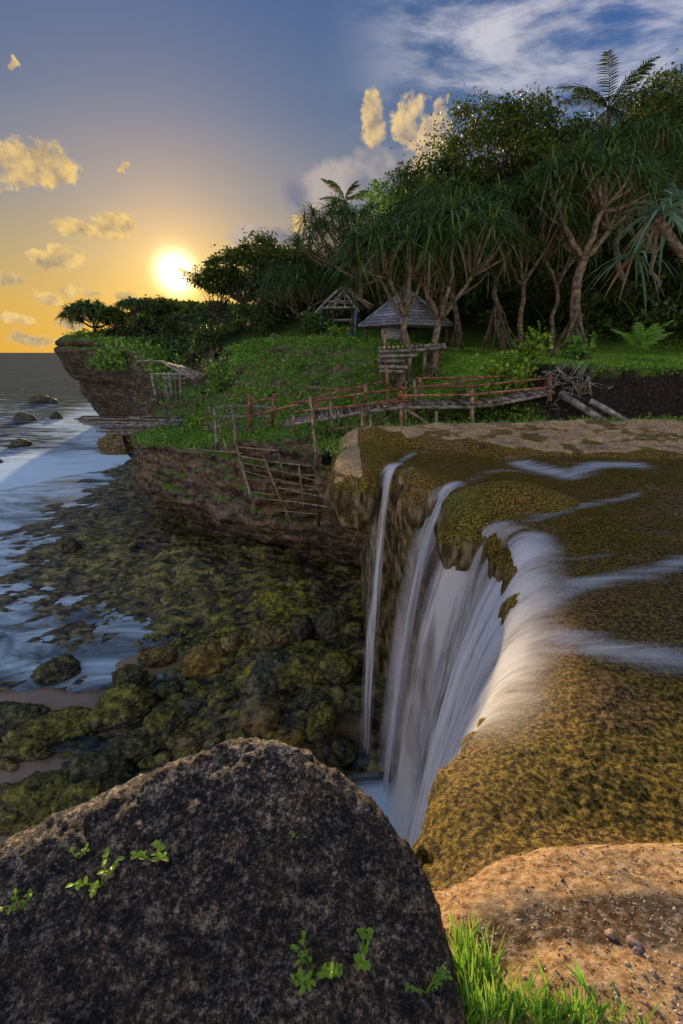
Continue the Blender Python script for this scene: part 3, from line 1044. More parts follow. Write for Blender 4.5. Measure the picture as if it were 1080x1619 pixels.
# ---- the sea
def sea_material():
    m, nt, out = material('sea_water')
    tc = nt.n('ShaderNodeTexCoord')
    P = tc.outputs['Object']
    r, g, b = nt.sep(nt.attr('mask'))[:3]      # r foam, g depth
    vs = nt.mapping(P, scale=(0.55, 1.0, 1.0), rot=(0, 0, R(-12)))
    n1 = nt.noise(vs, 0.9, 4, 0.6)
    n2 = nt.noise(vs, 0.10, 5, 0.6)
    # silky foam drawn out along the wash
    fs = nt.mapping(P, scale=(0.22, 0.70, 1.0), rot=(0, 0, R(14)))
    f1 = nt.noise(fs, 0.9, 7, 0.66, 1.0)
    foam = nt.smooth(nt.math('ADD', nt.math('MULTIPLY', r, 1.15), nt.math('MULTIPLY_ADD', f1, 2.8, -1.48)), 0.05, 1.15)
    h = nt.math('ADD', n1, nt.math('MULTIPLY', n2, 6.0))
    nrm_ = nt.bump(h, nt.math('MULTIPLY_ADD', g, 0.85, 0.06), 0.35)
    gl = nt.n('ShaderNodeBsdfGlossy', Color=(0.84, 0.91, 1.0), Roughness=nt.math('MULTIPLY_ADD', g, 0.12, 0.06), Normal=nrm_)
    tr = nt.n('ShaderNodeBsdfTransparent', Color=nt.mix(g, (0.80, 0.90, 0.88), (0.04, 0.09, 0.11)))
    fr = nt.n('ShaderNodeFresnel', IOR=1.33, Normal=nrm_)
    frs = nt.math('MULTIPLY', fr.outputs[0], nt.math('MULTIPLY_ADD', g, -0.78, 1.0))
    water = nt.n('ShaderNodeMixShader', i_0=frs, i_1=tr, i_2=gl)
    deepw = nt.n('ShaderNodeBsdfDiffuse', Color=(0.085, 0.095, 0.115))
    water = nt.n('ShaderNodeMixShader', i_0=nt.math('MULTIPLY', g, 0.6), i_1=water, i_2=deepw)
    df = nt.n('ShaderNodeBsdfDiffuse', Color=(0.68, 0.86, 0.95))
    ms = nt.n('ShaderNodeMixShader', i_0=nt.math('MULTIPLY', foam, 0.93), i_1=water, i_2=df)
    nt.set(out, 'Surface', ms)
    return m


xs = np.concatenate([-graded(20.0, 30000, 0.4, 1.06)[::-1], np.arange(-19.7, 3.2, 0.25), graded(3.3, 30000, 0.6, 1.25)])
ys = np.concatenate([np.arange(1.0, 30, 0.25), graded(30, 40000, 0.3, 1.04)])
X, Y = np.meshgrid(xs.astype(np.float32), ys.astype(np.float32), indexing='ij')
so = seaward(np.clip(X, -60, 0), np.minimum(Y, 200))
far = sstep(so, -1, 8)
Z = far * (0.16 * fbm(X * 0.16, Y * 0.32, octaves=3, seed=101) * np.clip(1 - Y / 400, 0.2, 1)) * (Y < 2000)
d2 = poly_sdf(X, Y, COAST)
foam = (0.30 + 0.95 * np.exp(-((so - 4.5) / 9.0) ** 2)) * sstep(so, -1.4, 1.5) * (1 - sstep(Y, 60, 110))
foam = np.maximum(foam, 0.9 * sstep(d2, 10, 1) * sstep(so, 0, 3))
pool = np.exp(-(((X - 0.8) / 1.1) ** 2 + ((Y - 6.0) / 1.6) ** 2))
foam = np.maximum(foam, 0.95 * pool)
lagoon = sstep(-X, 2.5, 7.0) * sstep(Y, 7.5, 12) * (1 - sstep(so, -0.5, 1.5))
foam = np.maximum(foam, 0.60 * lagoon)
depth = sstep(so, -0.5, 4.0)
Vw = np.stack([X, Y, Z], -1).reshape(-1, 3)
Fw = grid_faces(len(xs), len(ys))
keep = d2.reshape(-1)[Fw].max(1) > -4
Vw, Fw, used = drop_faces(Vw, Fw, keep)
att = np.stack([foam, depth, 0 * foam], -1).reshape(-1, 3)[used]
o = link('sea', mesh_from('sea', Vw, Fw, sea_material(), True, {'mask': att}))
tag(o, kind='structure')

# ------------------------------------------------------------------ stream and falls
from mathutils.bvhtree import BVHTree


def bvh_of(V, F):
    return BVHTree.FromPolygons([tuple(v) for v in V.tolist()], F.tolist())


def px_hit(bvh, u, v):
    d = Vector(px_dir(u, v)).normalized()
    loc, n, i, t = bvh.ray_cast(Vector((0, 0, CAM_Z)), d)
    return loc, n


NEAR_BVH = bvh_of(np.concatenate([GROUND_MESHES[0][0], GROUND_MESHES[1][0]]), np.concatenate([GROUND_MESHES[0][1], GROUND_MESHES[1][1] + len(GROUND_MESHES[0][0])]))


def stream_material():
    m, nt, out = material('stream_water')
    tc = nt.n('ShaderNodeTexCoord')
    P = tc.outputs['Object']
    r, g, b = nt.sep(nt.attr('mask'))[:3]
    fl = nt.mapping(P, scale=(0.45, 3.6, 1.0), rot=(0, 0, R(-14)))
    n1 = nt.noise(fl, 2.2, 6, 0.62, 0.5)
    rip = nt.noise(nt.mapping(P, scale=(1.0, 2.6, 1.0)), 6, 3, 0.55)
    white = nt.smooth(nt.math('ADD', r, nt.math('MULTIPLY_ADD', n1, 1.3, -0.78)), 0.08, 1.15)
    nb = nt.bump(nt.math('ADD', rip, n1), 0.25, 0.03)
    gl = nt.n('ShaderNodeBsdfGlossy', Color=(1, 1, 1), Roughness=0.16, Normal=nb)
    tr = nt.n('ShaderNodeBsdfTransparent', Color=(0.95, 0.93, 0.86))
    fr = nt.n('ShaderNodeFresnel', IOR=1.33, Normal=nb)
    wt = nt.n('ShaderNodeMixShader', i_0=nt.math('MULTIPLY', fr.outputs[0], 0.4), i_1=tr, i_2=gl)
    df = nt.n('ShaderNodeBsdfDiffuse', Color=(0.74, 0.80, 0.86))
    ms = nt.n('ShaderNodeMixShader', i_0=nt.math('MULTIPLY', white, 0.58), i_1=wt, i_2=df)
    clr = nt.n('ShaderNodeBsdfTransparent', Color=(1, 1, 1))
    ms = nt.n('ShaderNodeMixShader', i_0=g, i_1=clr, i_2=ms)
    nt.set(out, 'Surface', ms)
    return m


def fall_material():
    m, nt, out = material('falling_water')
    r, g, b = nt.sep(nt.attr('flow'))[:3]          # r across (metres/4), g along 0..1, b edge fade
    cv = nt.n('ShaderNodeCombineXYZ', X=nt.math('MULTIPLY', r, 4.0), Y=nt.math('MULTIPLY', g, 0.5), Z=nt.attr('seed', 'Fac'))
    n1 = nt.noise(cv.outputs[0], 4.5, 3, 0.55, 0.1)
    n2 = nt.noise(cv.outputs[0], 20, 2, 0.5)
    st = nt.math('MULTIPLY_ADD', n2, 0.28, nt.math('MULTIPLY', n1, 0.92))
    a = nt.smooth(st, 0.45, 0.73)
    a = nt.math('MULTIPLY', nt.math('MULTIPLY_ADD', a, 1.25, 0.04), b, clamp=True)
    df = nt.n('ShaderNodeBsdfDiffuse', Color=(0.95, 0.97, 1.0))
    tl = nt.n('ShaderNodeBsdfTranslucent', Color=(0.95, 0.97, 1.0))
    dd = nt.n('ShaderNodeMixShader', i_0=0.45, i_1=df, i_2=tl)
    tr = nt.n('ShaderNodeBsdfTransparent', Color=(1, 1, 1))
    ms = nt.n('ShaderNodeMixShader', i_0=a, i_1=tr, i_2=dd)
    nt.set(out, 'Surface', ms)
    return m


M_STREAM, M_FALL = stream_material(), fall_material()
xs, ys = axis(0.2, 10.3, 0.05), axis(1.35, 9.9, 0.05)
X, Y = np.meshgrid(xs, ys, indexing='ij')
d2 = poly_sdf(X, Y, COAST)
Z = land(X, Y) + 0.035 + 0.012 * fbm(X * 1.5, Y * 5, octaves=3, seed=111)
edge = ip(X, [0.5, 1.5, 2.5, 3.2, 4.5, 6, 9, 12], [10.5, 9.9, 9.3, 8.55, 8.2, 8.0, 8.3, 8.5]) + 0.18 * fbm(X * 1.7, Y * 0.2, seed=3)
bl = ip(X, [0.2, 0.4, 0.65, 0.93, 1.2, 1.6, 3, 6], [1.15, 1.3, 1.40, 1.44, 1.42, 1.47, 1.6, 2.0]) + 0.05 * fbm(X * 5, Y * 5, seed=6)
mound = np.exp(-(((X - 2.35) / 0.85) ** 2 + ((Y - 6.25) / 0.42) ** 2) ** 1.5)
# water lies level round the mound and below the tan rock
Z = Z - 0.28 * mound - 0.22 * sstep(Y - edge, -0.05, 0.28)
ok = (d2 < -0.22) & (Y < edge + 0.15) & (Y > bl + 0.16) & (X - 0.55 * (2.6 - np.minimum(Y, 2.6)) > 0.75)
streaks = [([(1000, 752), (950, 750), (900, 757), (860, 748), (825, 738)], 0.30, 0.9, 6.5),
           ([(900, 770), (840, 755), (790, 750), (735, 765), (705, 778)], 0.16, 0.45, 6.45),
           ([(1200, 870), (1090, 893), (1040, 908), (985, 914), (920, 926), (860, 948), (815, 965)], 0.16, 0.7, 6.42),
           ([(1200, 1065), (1090, 1050), (1010, 1038), (950, 1025), (890, 1010), (840, 1022), (790, 1050), (735, 1095)], 0.22, 0.75, 6.4),
           ([(1000, 795), (930, 805), (870, 818), (815, 832), (770, 848)], 0.13, 0.55, 6.44),
           ([(870, 1005), (830, 985), (800, 960), (790, 930)], 0.14, 0.55, 6.4),
           ([(960, 880), (900, 890), (850, 885), (810, 875)], 0.12, 0.4, 6.42),
           ([(655, 718), (635, 730), (615, 748)], 0.10, 0.7, 6.5),
           ([(800, 1130), (760, 1140), (715, 1150)], 0.10, 0.6, 6.35)]
W = np.zeros_like(X)
for pts, wd, st, zz in streaks:
    pp = [tuple(at(u, v, z=zz))[:2] for u, v in pts]
    W = np.maximum(W, st * np.exp(-(seg_dist(X, Y, pp) / wd) ** 2))
Vq = np.stack([X, Y, Z], -1).reshape(-1, 3)
Fq = grid_faces(len(xs), len(ys))
Vq, Fq, used = drop_faces(Vq, Fq, ok.reshape(-1)[Fq].all(1))
fadeb = sstep(-d2, 0.26, 0.6) * sstep(Y - bl, 0.2, 0.6) * sstep(X - 0.55 * (2.6 - np.minimum(Y, 2.6)), 0.8, 1.1) * np.maximum(sstep(Y, 2.2, 3.0), sstep(W, .15, .5))
att = np.stack([W, fadeb, W], -1).reshape(-1, 3)[used]
o = link('stream_water', mesh_from('stream_water', Vq, Fq, M_STREAM, True, {'mask': att}))
tag(o, kind='structure')


def lip_height(x, y):
    """height of the rounded rock surface near the lip"""
    x = np.asarray(x, np.float32); y = np.asarray(y, np.float32)
    a = poly_sdf(x, y, COAST)
    T = land(x, y)
    k = 0.42 + 0.75 * np.exp(-(((x - 1.3) / 0.9) ** 2 + ((y - 3.2) / 1.5) ** 2))
    lo, hi = T - 1.2, T + 0.05
    for _ in range(24):
        m = (lo + hi) / 2
        s = smax(a, m - T, k)
        lo = np.where(s < 0, m, lo); hi = np.where(s < 0, hi, m)
    return (lo + hi) / 2


def water_sheet(parent, lip, vel, seed, base_z=0.0, back=0.45, fade=(0.12, 0.12), spread=0.0, nt_=34, drop=None, strength=1.0):
    """a falling sheet: lip polyline (x,y), outflow velocity per lip point, ballistic fall down to base_z"""
    lip = np.array(lip, np.float64)
    vel = np.array(vel, np.float64)
    if vel.ndim == 1:
        vel = np.repeat(vel[None], len(lip), 0)
    seg = np.r_[0, np.cumsum(np.linalg.norm(np.diff(lip, axis=0), axis=1))]
    nu = max(10, int(seg[-1] / 0.035))
    s = np.linspace(0, seg[-1], nu)
    L = np.stack([np.interp(s, seg, lip[:, i]) for i in range(2)], 1)
    U = np.stack([np.interp(s, seg, vel[:, i]) for i in range(2)], 1)
    for _ in range(3):
        L[1:-1] = (L[:-2] + L[1:-1] * 2 + L[2:]) / 4
    rng = np.random.default_rng(seed)
    jit = 1 + 0.10 * vnoise(s * 3.1, s * 0, seed=seed) + 0.06 * vnoise(s * 9, s * 0, seed=seed + 1)
    dirn = U / np.linalg.norm(U, axis=1, keepdims=True)
    rows = []
    nb = 12
    for k in range(nb):                        # over the rounded bed, down to the lip
        q = L - dirn * (back * (1 - k / nb))
        z = lip_height(q[:, 0], q[:, 1]) + 0.035 + 0.05 * (k / nb)
        rows.append(np.column_stack([q, z]))
    e_ = 0.06
    z0 = lip_height(L[:, 0], L[:, 1]) + 0.085
    vz = np.clip((lip_height(L[:, 0] - dirn[:, 0] * e_, L[:, 1] - dirn[:, 1] * e_) + 0.085 - z0) / e_, 0, 2.0) * np.linalg.norm(U, axis=1)
    T = (-vz + np.sqrt(vz ** 2 + 2 * 9.81 * (z0 - base_z))) / 9.81
    tt = np.linspace(0, 1, nt_) ** 0.8
    mid = L.mean(0)
    for t in tt:
        tm = T * t
        pos = L + U * jit[:, None] * tm[:, None] * (1 - 0.25 * t) + (L - mid) * spread * t
        z = z0 - vz * tm - 0.5 * 9.81 * tm ** 2
        rows.append(np.column_stack([pos, z]))
    V = np.stack(rows, 1)                      # nu, rows, 3
    nr = V.shape[1]
    V = V + (0.018 * fbm(s[:, None] * 6 + 0 * V[:, :, 0], np.linspace(0, 1.5, nr)[None] + 0 * V[:, :, 0], octaves=3, seed=seed + 5))[..., None] * np.array((dirn.mean(0)[0], dirn.mean(0)[1], 0))
    g = np.linspace(0, 1, nr)[None].repeat(nu, 0)
    rr = (s[:, None] / 4.0).repeat(nr, 1)
    ss = s / s[-1]
    ed = sstep(ss, 0, fade[0]) * (1 - sstep(ss, 1 - fade[1], 1))
    b = ed[:, None] * sstep(g, 0.0, nb / nr * 1.25) * (1 - 0.35 * sstep(g, 0.6, 1.0)) * strength
    me = mesh_from('water_curtain', V.reshape(-1, 3), grid_faces(nu, nr), M_FALL, True,
                   {'flow': np.stack([rr, g, b], -1).reshape(-1, 3), 'seed': np.full((nu * nr, 3), seed * 3.7 % 50)})
    return link('water_curtain', me, parent)


wf = empty('waterfall', (1.0, 6.5, 0.0))
tag(wf, 'white silky waterfall pouring off the travertine lip into the gully', 'waterfall')
OFFW = Vector((-1.0, -6.5, 0.0))


def sheet(*a, **k):
    o_ = water_sheet(wf, *a, **k)
    o_.location = OFFW
    return o_


sheet([(0.98, 7.98), (0.86, 8.2), (0.74, 8.36)], (-0.42, -0.30), 3, fade=(.3, .3))
sheet([(0.96, 8.02), (0.80, 8.30)], (-0.30, -0.22), 4, fade=(.3, .3), strength=0.7)
for sd, k, st in ((5, 1.0, 1.0), (6, 0.8, 0.8), (7, 1.18, 0.6)):
    sheet([(1.62, 6.86), (1.66, 7.08), (1.58, 7.32)], [(-1.0 * k, -0.10), (-0.95 * k, 0.0), (-0.9 * k, 0.05)], sd, fade=(.2, .25), spread=0.35, strength=st)
for sd, k, st in ((8, 1.0, 0.9), (9, 0.8, 0.5)):
    sheet([(1.52, 5.66), (1.7, 5.6), (1.87, 5.48), (1.98, 5.2)], [(-0.95 * k, 0.10), (-1.0 * k, 0.10), (-1.1 * k, 0.10), (-1.15 * k, 0.05)], sd, fade=(.3, .1), spread=0.2, strength=st)
for sd, k, st in ((12, 1.0, 1.0), (13, 0.8, 0.9), (14, 1.2, 0.8), (15, 0.65, 0.8)):
    sheet([(2.02, 5.2), (1.92, 4.7), (1.63, 3.93), (1.30, 3.28), (0.96, 2.66), (0.68, 2.26)],
          [(-1.3 * k, 0.22), (-1.2 * k, 0.28), (-0.95 * k, 0.45), (-0.7 * k, 0.6), (-0.5 * k, 0.62), (-0.36 * k, 0.5)], sd, fade=(.06, .35), spread=-0.12, strength=st, back=0.6)

# ------------------------------------------------------------------ rocks
def rock_material(name, dark, mid, light, moss=None, moss_amt=0.0, scale=5.0, rough=0.75, bdist=0.085, spec=0.35):
    m, nt, out = material(name)
    tc = nt.n('ShaderNodeTexCoord')
    oi = nt.n('ShaderNodeObjectInfo')
    P = nt.vmath('ADD', tc.outputs['Object'], nt.vmath('SCALE', (31.0, 17.0, 9.0), scale=oi.outputs['Random']))
    n1 = nt.noise(P, scale, 8, 0.7)
    n2 = nt.noise(P, scale * 0.25, 4, 0.6)
    n3 = nt.noise(P, scale * 5, 5, 0.7)
    f = nt.math('MULTIPLY_ADD', n3, 0.35, nt.math('MULTIPLY', n1, 0.65))
    col = nt.ramp(f, [(0.41, dark), (0.5, mid), (0.61, light)])
    geo = nt.n('ShaderNodeNewGeometry')
    nz = nt.n('ShaderNodeSeparateXYZ', Vector=geo.outputs['Normal']).outputs[2]
    if moss:
        mc = nt.ramp(f, [(0.41, tuple(c * 0.1 for c in moss)), (0.5, tuple(c * 0.7 for c in moss)), (0.60, tuple(c * 1.9 for c in moss))])
        mm = nt.math('MULTIPLY', nt.smooth(nt.math('MULTIPLY_ADD', n2, 1.2, nt.math('MULTIPLY', nz, 0.5)), 0.60, 1.0), moss_amt)
        col = nt.mix(mm, col, mc)
    p = nt.n('ShaderNodeBsdfPrincipled', Base__Color=col, Roughness=rough, Normal=nt.bump(f, 1.0, bdist))
    p.inputs['Specular IOR Level'].default_value = spec
    nt.set(out, 'Surface', p)
    return m


def boulder_material():
    """weathered dark limestone with random grey patches and crest highlights painted paler"""
    m, nt, out = material('weathered_rock')
    tc = nt.n('ShaderNodeTexCoord')
    P = tc.outputs['Object']
    n0 = nt.noise(P, 1.4, 5, 0.6)
    n1 = nt.noise(P, 16, 8, 0.72)
    n2 = nt.noise(P, 60, 6, 0.75)
    n3 = nt.noise(P, 4.5, 6, 0.65)
    n4 = nt.noise(P, 150, 3, 0.6)
    f = nt.math('ADD', nt.math('MULTIPLY', n1, 0.35), nt.math('MULTIPLY_ADD', n2, 0.45, nt.math('MULTIPLY', n4, 0.2)))
    grey = nt.ramp(f, [(0.43, (0.0040, 0.0037, 0.0032)), (0.49, (0.0352, 0.0289, 0.0218)), (0.53, (0.1825, 0.1428, 0.1037)), (0.59, (0.6458, 0.5195, 0.3707))])
    black = nt.ramp(f, [(0.43, (0.0040, 0.0033, 0.0026)), (0.49, (0.0256, 0.0200, 0.0147)), (0.535, (0.1296, 0.0999, 0.0709)), (0.59, (0.4320, 0.3397, 0.2333))])
    brown = nt.ramp(f, [(0.43, (0.006, 0.004, 0.002)), (0.50, (0.10, 0.055, 0.025)), (0.58, (0.38, 0.25, 0.13))])
    a = nt.attr('mask')
    r, g, b = nt.sep(a)[:3]
    col = nt.mix(nt.smooth(nt.math('ADD', r, nt.math('MULTIPLY_ADD', n3, 1.2, -0.6)), 0.05, 0.95), black, grey)
    col = nt.mix(nt.math('MULTIPLY', nt.smooth(n3, 0.50, 0.72), 0.6), col, brown)
    p = nt.n('ShaderNodeBsdfPrincipled', Base__Color=col, Roughness=0.72, Normal=nt.bump(f, 1.0, 0.05, nt.bump(n3, 0.5, 0.06)))
    p.inputs['Specular IOR Level'].default_value = 0.35
    nt.set(out, 'Surface', p)
    return m


def hull_planes(pts):
    bm = bmesh.new()
    for p in pts:
        bm.verts.new(p)
    r = bmesh.ops.convex_hull(bm, input=bm.verts)
    bm.normal_update()
    pl = []
    for f in bm.faces:
        n = np.array(f.normal)
        d = float(np.dot(n, np.array(f.calc_center_median())))
        if not any(np.dot(n, q[0]) > 0.999 for q in pl):
            pl.append((n, d))
    bm.free()
    return pl


def hull_rock(pts, h, k):
    pl = hull_planes(pts)
    P = np.array(pts)
    lo = P.min(0) - 6 * h
    hi = P.max(0) + 6 * h
    xs, ys, zs = (axis(lo[i], hi[i], h) for i in range(3))
    X, Y, Z = np.meshgrid(xs, ys, zs, indexing='ij')
    s = None
    for n, d in pl:
        q = (X * n[0] + Y * n[1] + Z * n[2] - d).astype(np.float32)
        s = q if s is None else smax(s, q, k)
    return sdf_mesh(s, lo, h)


top = [at(-260, 1440, z=6.80), at(-30, 1343, z=6.92), at(180, 1222, z=7.06), at(330, 1145, z=7.14), at(408, 1118, z=7.17), at(475, 1148, z=7.14),
       at(585, 1225, z=7.04), at(675, 1332, z=6.92), at(728, 1425, z=6.83), at(738, 1500, z=6.76), at(735, 1640, z=6.62),
       Vector((0.40, -0.35, 6.4)), Vector((-0.4, -0.5, 6.62)), Vector((-1.6, -0.3, 6.42)), Vector((-2.6, 0.4, 6.1)), at(300, 1330, z=7.045), at(430, 1420, z=6.97)]
bot = [Vector((p.x * 1.02 - 0.02, p.y + 0.10, 5.55)) for p in top[:7]] + [Vector((0.30, 1.0, 5.6)), Vector((0.36, 0.5, 5.6)), Vector((0.3, -0.4, 5.6)), Vector((-2.6, -0.3, 5.4)), Vector((-3.0, 0.5, 5.4))]
V, F = hull_rock([tuple(p) for p in top + bot], 0.022, 0.10)
keep = V[F].mean(1)[:, 2] > 5.9
V, F, _ = drop_faces(V, F, keep)
V = laplacian_smooth(V, F, 2, 0.5)
vis = V[F].mean(1)
V, F = subdivide_quads(V, F)
N = vnormals(V, F)
x, y, z = V.T
wx = x + 0.12 * fbm(x * 2, y * 2, z * 2, 2, seed=120)
d = (0.046 * fbm(x * 2.2, y * 2.2, z * 2.2, 3, seed=121) + 0.030 * fbm(wx * 8, y * 8, z * 8, 4, seed=122, ridged=True, gain=0.68) - 0.035 * np.clip(fbm(wx * 2.6, y * 3.4, z * 2.6, 3, seed=126, ridged=True) - 0.55, 0, 1)
     - 0.006 * np.clip(fbm(x * 30, y * 30, z * 30, 2, seed=123) - 0.1, 0, 1) + 0.010 * fbm(x * 34, y * 34, z * 34, 3, seed=124, gain=.65) + 0.005 * fbm(x * 80, y * 80, z * 80, 1, seed=125))
V = V + N * (d + 0.004)[:, None]
pale = np.exp(-(((x + 0.55) / 0.75) ** 2 + ((y - 1.42) / 0.38) ** 2)) + 0.5 * np.exp(-(((x + 1.05) / 0.35) ** 2 + ((y - 0.9) / 0.3) ** 2))  # highlight on the upper left crest, painted in as paler colour
o = link('boulder', mesh_from('boulder', V, F, boulder_material(), True, {'mask': np.stack([pale, pale, pale], 1)}))
tag(o, 'huge dark pitted boulder filling the lower part of the view with tiny plants on it', 'boulder')
BOULDER_BVH = bvh_of(V, F)

ICO = {}


def ico(sub):
    if sub not in ICO:
        bm = bmesh.new()
        bmesh.ops.create_icosphere(bm, subdivisions=sub, radius=1.0)
        V = np.array([v.co[:] for v in bm.verts])
        F = np.array([[v.index for v in f.verts] for f in bm.faces])
        bm.free()
        ICO[sub] = (V, F)
    return ICO[sub]


def rock_verts(seed, size, sub=4, angular=0.6, craggy=0.12, planes=13):
    rng = np.random.default_rng(seed)
    D, F = ico(sub)
    n = rng.normal(size=(planes, 3)); n /= np.linalg.norm(n, axis=1, keepdims=True)
    hgt = rng.uniform(0.72, 1.05, planes)
    q = D @ n.T
    rad = np.where(q > 0.05, hgt / np.maximum(q, 0.05), 9)
    k = 9.0
    r = -np.log(np.exp(-k * np.minimum(rad, 3)).sum(1)) / k
    r = np.minimum(r, 1.25) * angular + (1 - angular)
    o = rng.uniform(-50, 50, 3)
    p = D * 1.6 + o
    r = r * (1 + 0.22 * fbm(p[:, 0], p[:, 1], p[:, 2], 3, seed=seed) + craggy * fbm(p[:, 0] * 3, p[:, 1] * 3, p[:, 2] * 3, 4, seed=seed + 3, ridged=True, gain=.6)
             + craggy * 0.5 * fbm(p[:, 0] * 11, p[:, 1] * 11, p[:, 2] * 11, 2, seed=seed + 5))
    return D * r[:, None] * np.array(size), F


M_RK = {
    'dark': rock_material('dark_reef_rock', (0.008, 0.008, 0.008), (0.053, 0.048, 0.034), (0.228, 0.199, 0.142), (0.142, 0.142, 0.023), 0.5),
    'mossy': rock_material('mossy_rock', (0.013, 0.011, 0.008), (0.085, 0.072, 0.038), (0.285, 0.237, 0.142), (0.20, 0.185, 0.026), 0.9),
    'brown': rock_material('brown_rock', (0.023, 0.015, 0.008), (0.162, 0.099, 0.042), (0.437, 0.294, 0.142), (0.228, 0.209, 0.038), 0.5),
    'smooth': rock_material('smooth_brown_rock', (0.038, 0.025, 0.011), (0.162, 0.104, 0.046), (0.323, 0.228, 0.114), (0.171, 0.152, 0.028), 0.4, scale=3, rough=0.5, bdist=0.015),
    'orange': rock_material('ochre_rock', (0.038, 0.019, 0.006), (0.266, 0.142, 0.030), (0.500, 0.361, 0.095), (0.228, 0.209, 0.038), 0.3),
    'grey': rock_material('grey_rock', (0.019, 0.019, 0.017), (0.114, 0.104, 0.080), (0.380, 0.342, 0.266), (0.133, 0.152, 0.038), 0.5),
}
# (u, v, width px, height/width, kind, label)
ROCKS = [
    (112, 863, 31, .8, 'dark', 'small dark rock standing alone in the shallow water'),
    (97, 1060, 58, .7, 'dark', 'wet dark rock at the top edge of the sand patch'),
    (24, 1138, 78, .55, 'dark', 'black craggy rock by the sand, cut by the left picture edge'),
    (85, 1150, 100, .36, 'mossy', 'long low mossy slab beside the black craggy rock'),
    (26, 1168, 40, .6, 'brown', 'small brown stone below the black craggy rock'),
    (38, 1188, 84, .3, 'mossy', 'flat mossy ledge stone lying on the sand'),
    (203, 1077, 50, .75, 'dark', 'dark round rock above the little white rivulet'),
    (190, 1123, 84, .6, 'mossy', 'mossy hump just below the little white rivulet'),
    (250, 1040, 62, .6, 'brown', 'ochre brown lump at the edge of the green moss'),
    (322, 1046, 66, .6, 'orange', 'ochre topped rock in the middle of the boulder field'),
    (268, 1092, 40, .75, 'dark', 'dark stone between the two mossy humps of the field'),
    (278, 1075, 32, .8, 'grey', 'small grey rounded stone above the dark stone'),
    (303, 1085, 26, .8, 'mossy', 'small mossy cobble in the wet hollow'),
    (350, 1104, 44, .8, 'mossy', 'pale green pyramid shaped stone left of the smooth boulder'),
    (262, 1150, 58, .9, 'mossy', 'rounded mossy boulder above the pale crest of the big rock'),
    (410, 1132, 72, .85, 'smooth', 'smooth rounded brown boulder behind the crest of the big rock'),
    (425, 1012, 76, .65, 'brown', 'knobbly brown rock left of the egg shaped boulder'),
    (430, 1052, 58, .85, 'grey', 'lumpy grey boulder under the knobbly brown rock'),
    (420, 1084, 62, .7, 'grey', 'grey cracked rock right of the thin white trickle'),
    (478, 994, 44, 1.0, 'dark', 'egg shaped upright dark boulder on the mossy slope'),
    (530, 985, 60, .9, 'dark', 'dark boulder between the egg shaped one and the falls'),
    (482, 1066, 100, .62, 'mossy', 'large slanting boulder with a split face near the falls'),
    (538, 1058, 66, .8, 'mossy', 'moss capped boulder leaning against the slanting one'),
    (505, 1142, 52, .95, 'mossy', 'round olive boulder near the foot of the falls'),
    (462, 1164, 50, .5, 'orange', 'ragged orange rock showing over the crest of the big rock'),
    (538, 1192, 56, .7, 'dark', 'wet dark boulder closest to the falling water'),
    (560, 1112, 40, .6, 'dark', 'dark low rock in the teal pool'),
    (150, 1228, 92, .6, 'dark', 'big dark brown rock left of the pale crest'),
    (60, 1268, 84, .6, 'mossy', 'big mossy rock on the sand near the left edge'),
    (122, 1270, 66, .75, 'mossy', 'mossy stone wedged against the big dark brown rock'),
    (215, 1180, 70, .6, 'dark', 'dark rock beside the teal rock pool'),
    (295, 1178, 60, .5, 'brown', 'brown slab half under water by the crest'),
    (30, 1300, 60, .5, 'mossy', 'mossy stone lowest on the sand at the left'),
    (385, 1165, 40, .6, 'mossy', 'small mossy stone tucked behind the crest'),
    (345, 1150, 34, .6, 'dark', 'small dark stone beside the smooth brown boulder'),
    (300, 1118, 40, .6, 'grey', 'low grey stone in the wet hollow'),
    (232, 1112, 40, .6, 'brown', 'small brown stone above the rounded mossy boulder'),
    (500, 1108, 60, .4, 'dark', 'low dark shelf stone above the round olive boulder'),
    (366, 1016, 44, .6, 'brown', 'brown stone left of the knobbly rock'),
    (395, 1045, 40, .7, 'dark', 'dark stone left of the thin white trickle'),
    (560, 1000, 44, .7, 'mossy', 'mossy stone under the thin left curtain of water'),
    (12, 1210, 30, .4, 'brown', 'flat pebble on the sand at the left edge'),
    (10, 1245, 18, .6, 'dark', 'tiny dark pebble on the bare sand'),
]
rs = 300
for (u, v, w, asp, kind, lab) in ROCKS:
    zc = 0.22
    p = at(u, v, z=zc)
    for _ in range(3):
        zc = float(shore(p.x, p.y)) + 0.16 * w / FPX * (p - Vector((0, 0, CAM_Z))).length * asp
        p = at(u, v, z=max(zc, 0.06))
    dist = (p - Vector((0, 0, CAM_Z))).length
    rx = 0.5 * w / FPX * dist * 0.80
    rng = np.random.default_rng(rs)
    ry = rx * min(1.0, asp * rng.uniform(1.05, 1.35))
    rz = rx * asp * 1.05
    sub = 5 if w > 48 else 4
    ang, crg = (0.15, 0.03) if kind == 'smooth' else (0.72, 0.25)
    VV, FF = rock_verts(rs, (rx, ry, rz), sub, ang, crg)
    a = rng.uniform(-0.4, 0.4)
    o = link('boulder', mesh_from('boulder', VV, FF, M_RK[kind]), None, p, (rng.uniform(-.15, .15), rng.uniform(-.15, .15), a))
    tag(o, lab, 'boulder', 'boulders at the foot of the falls')
    rs += 7
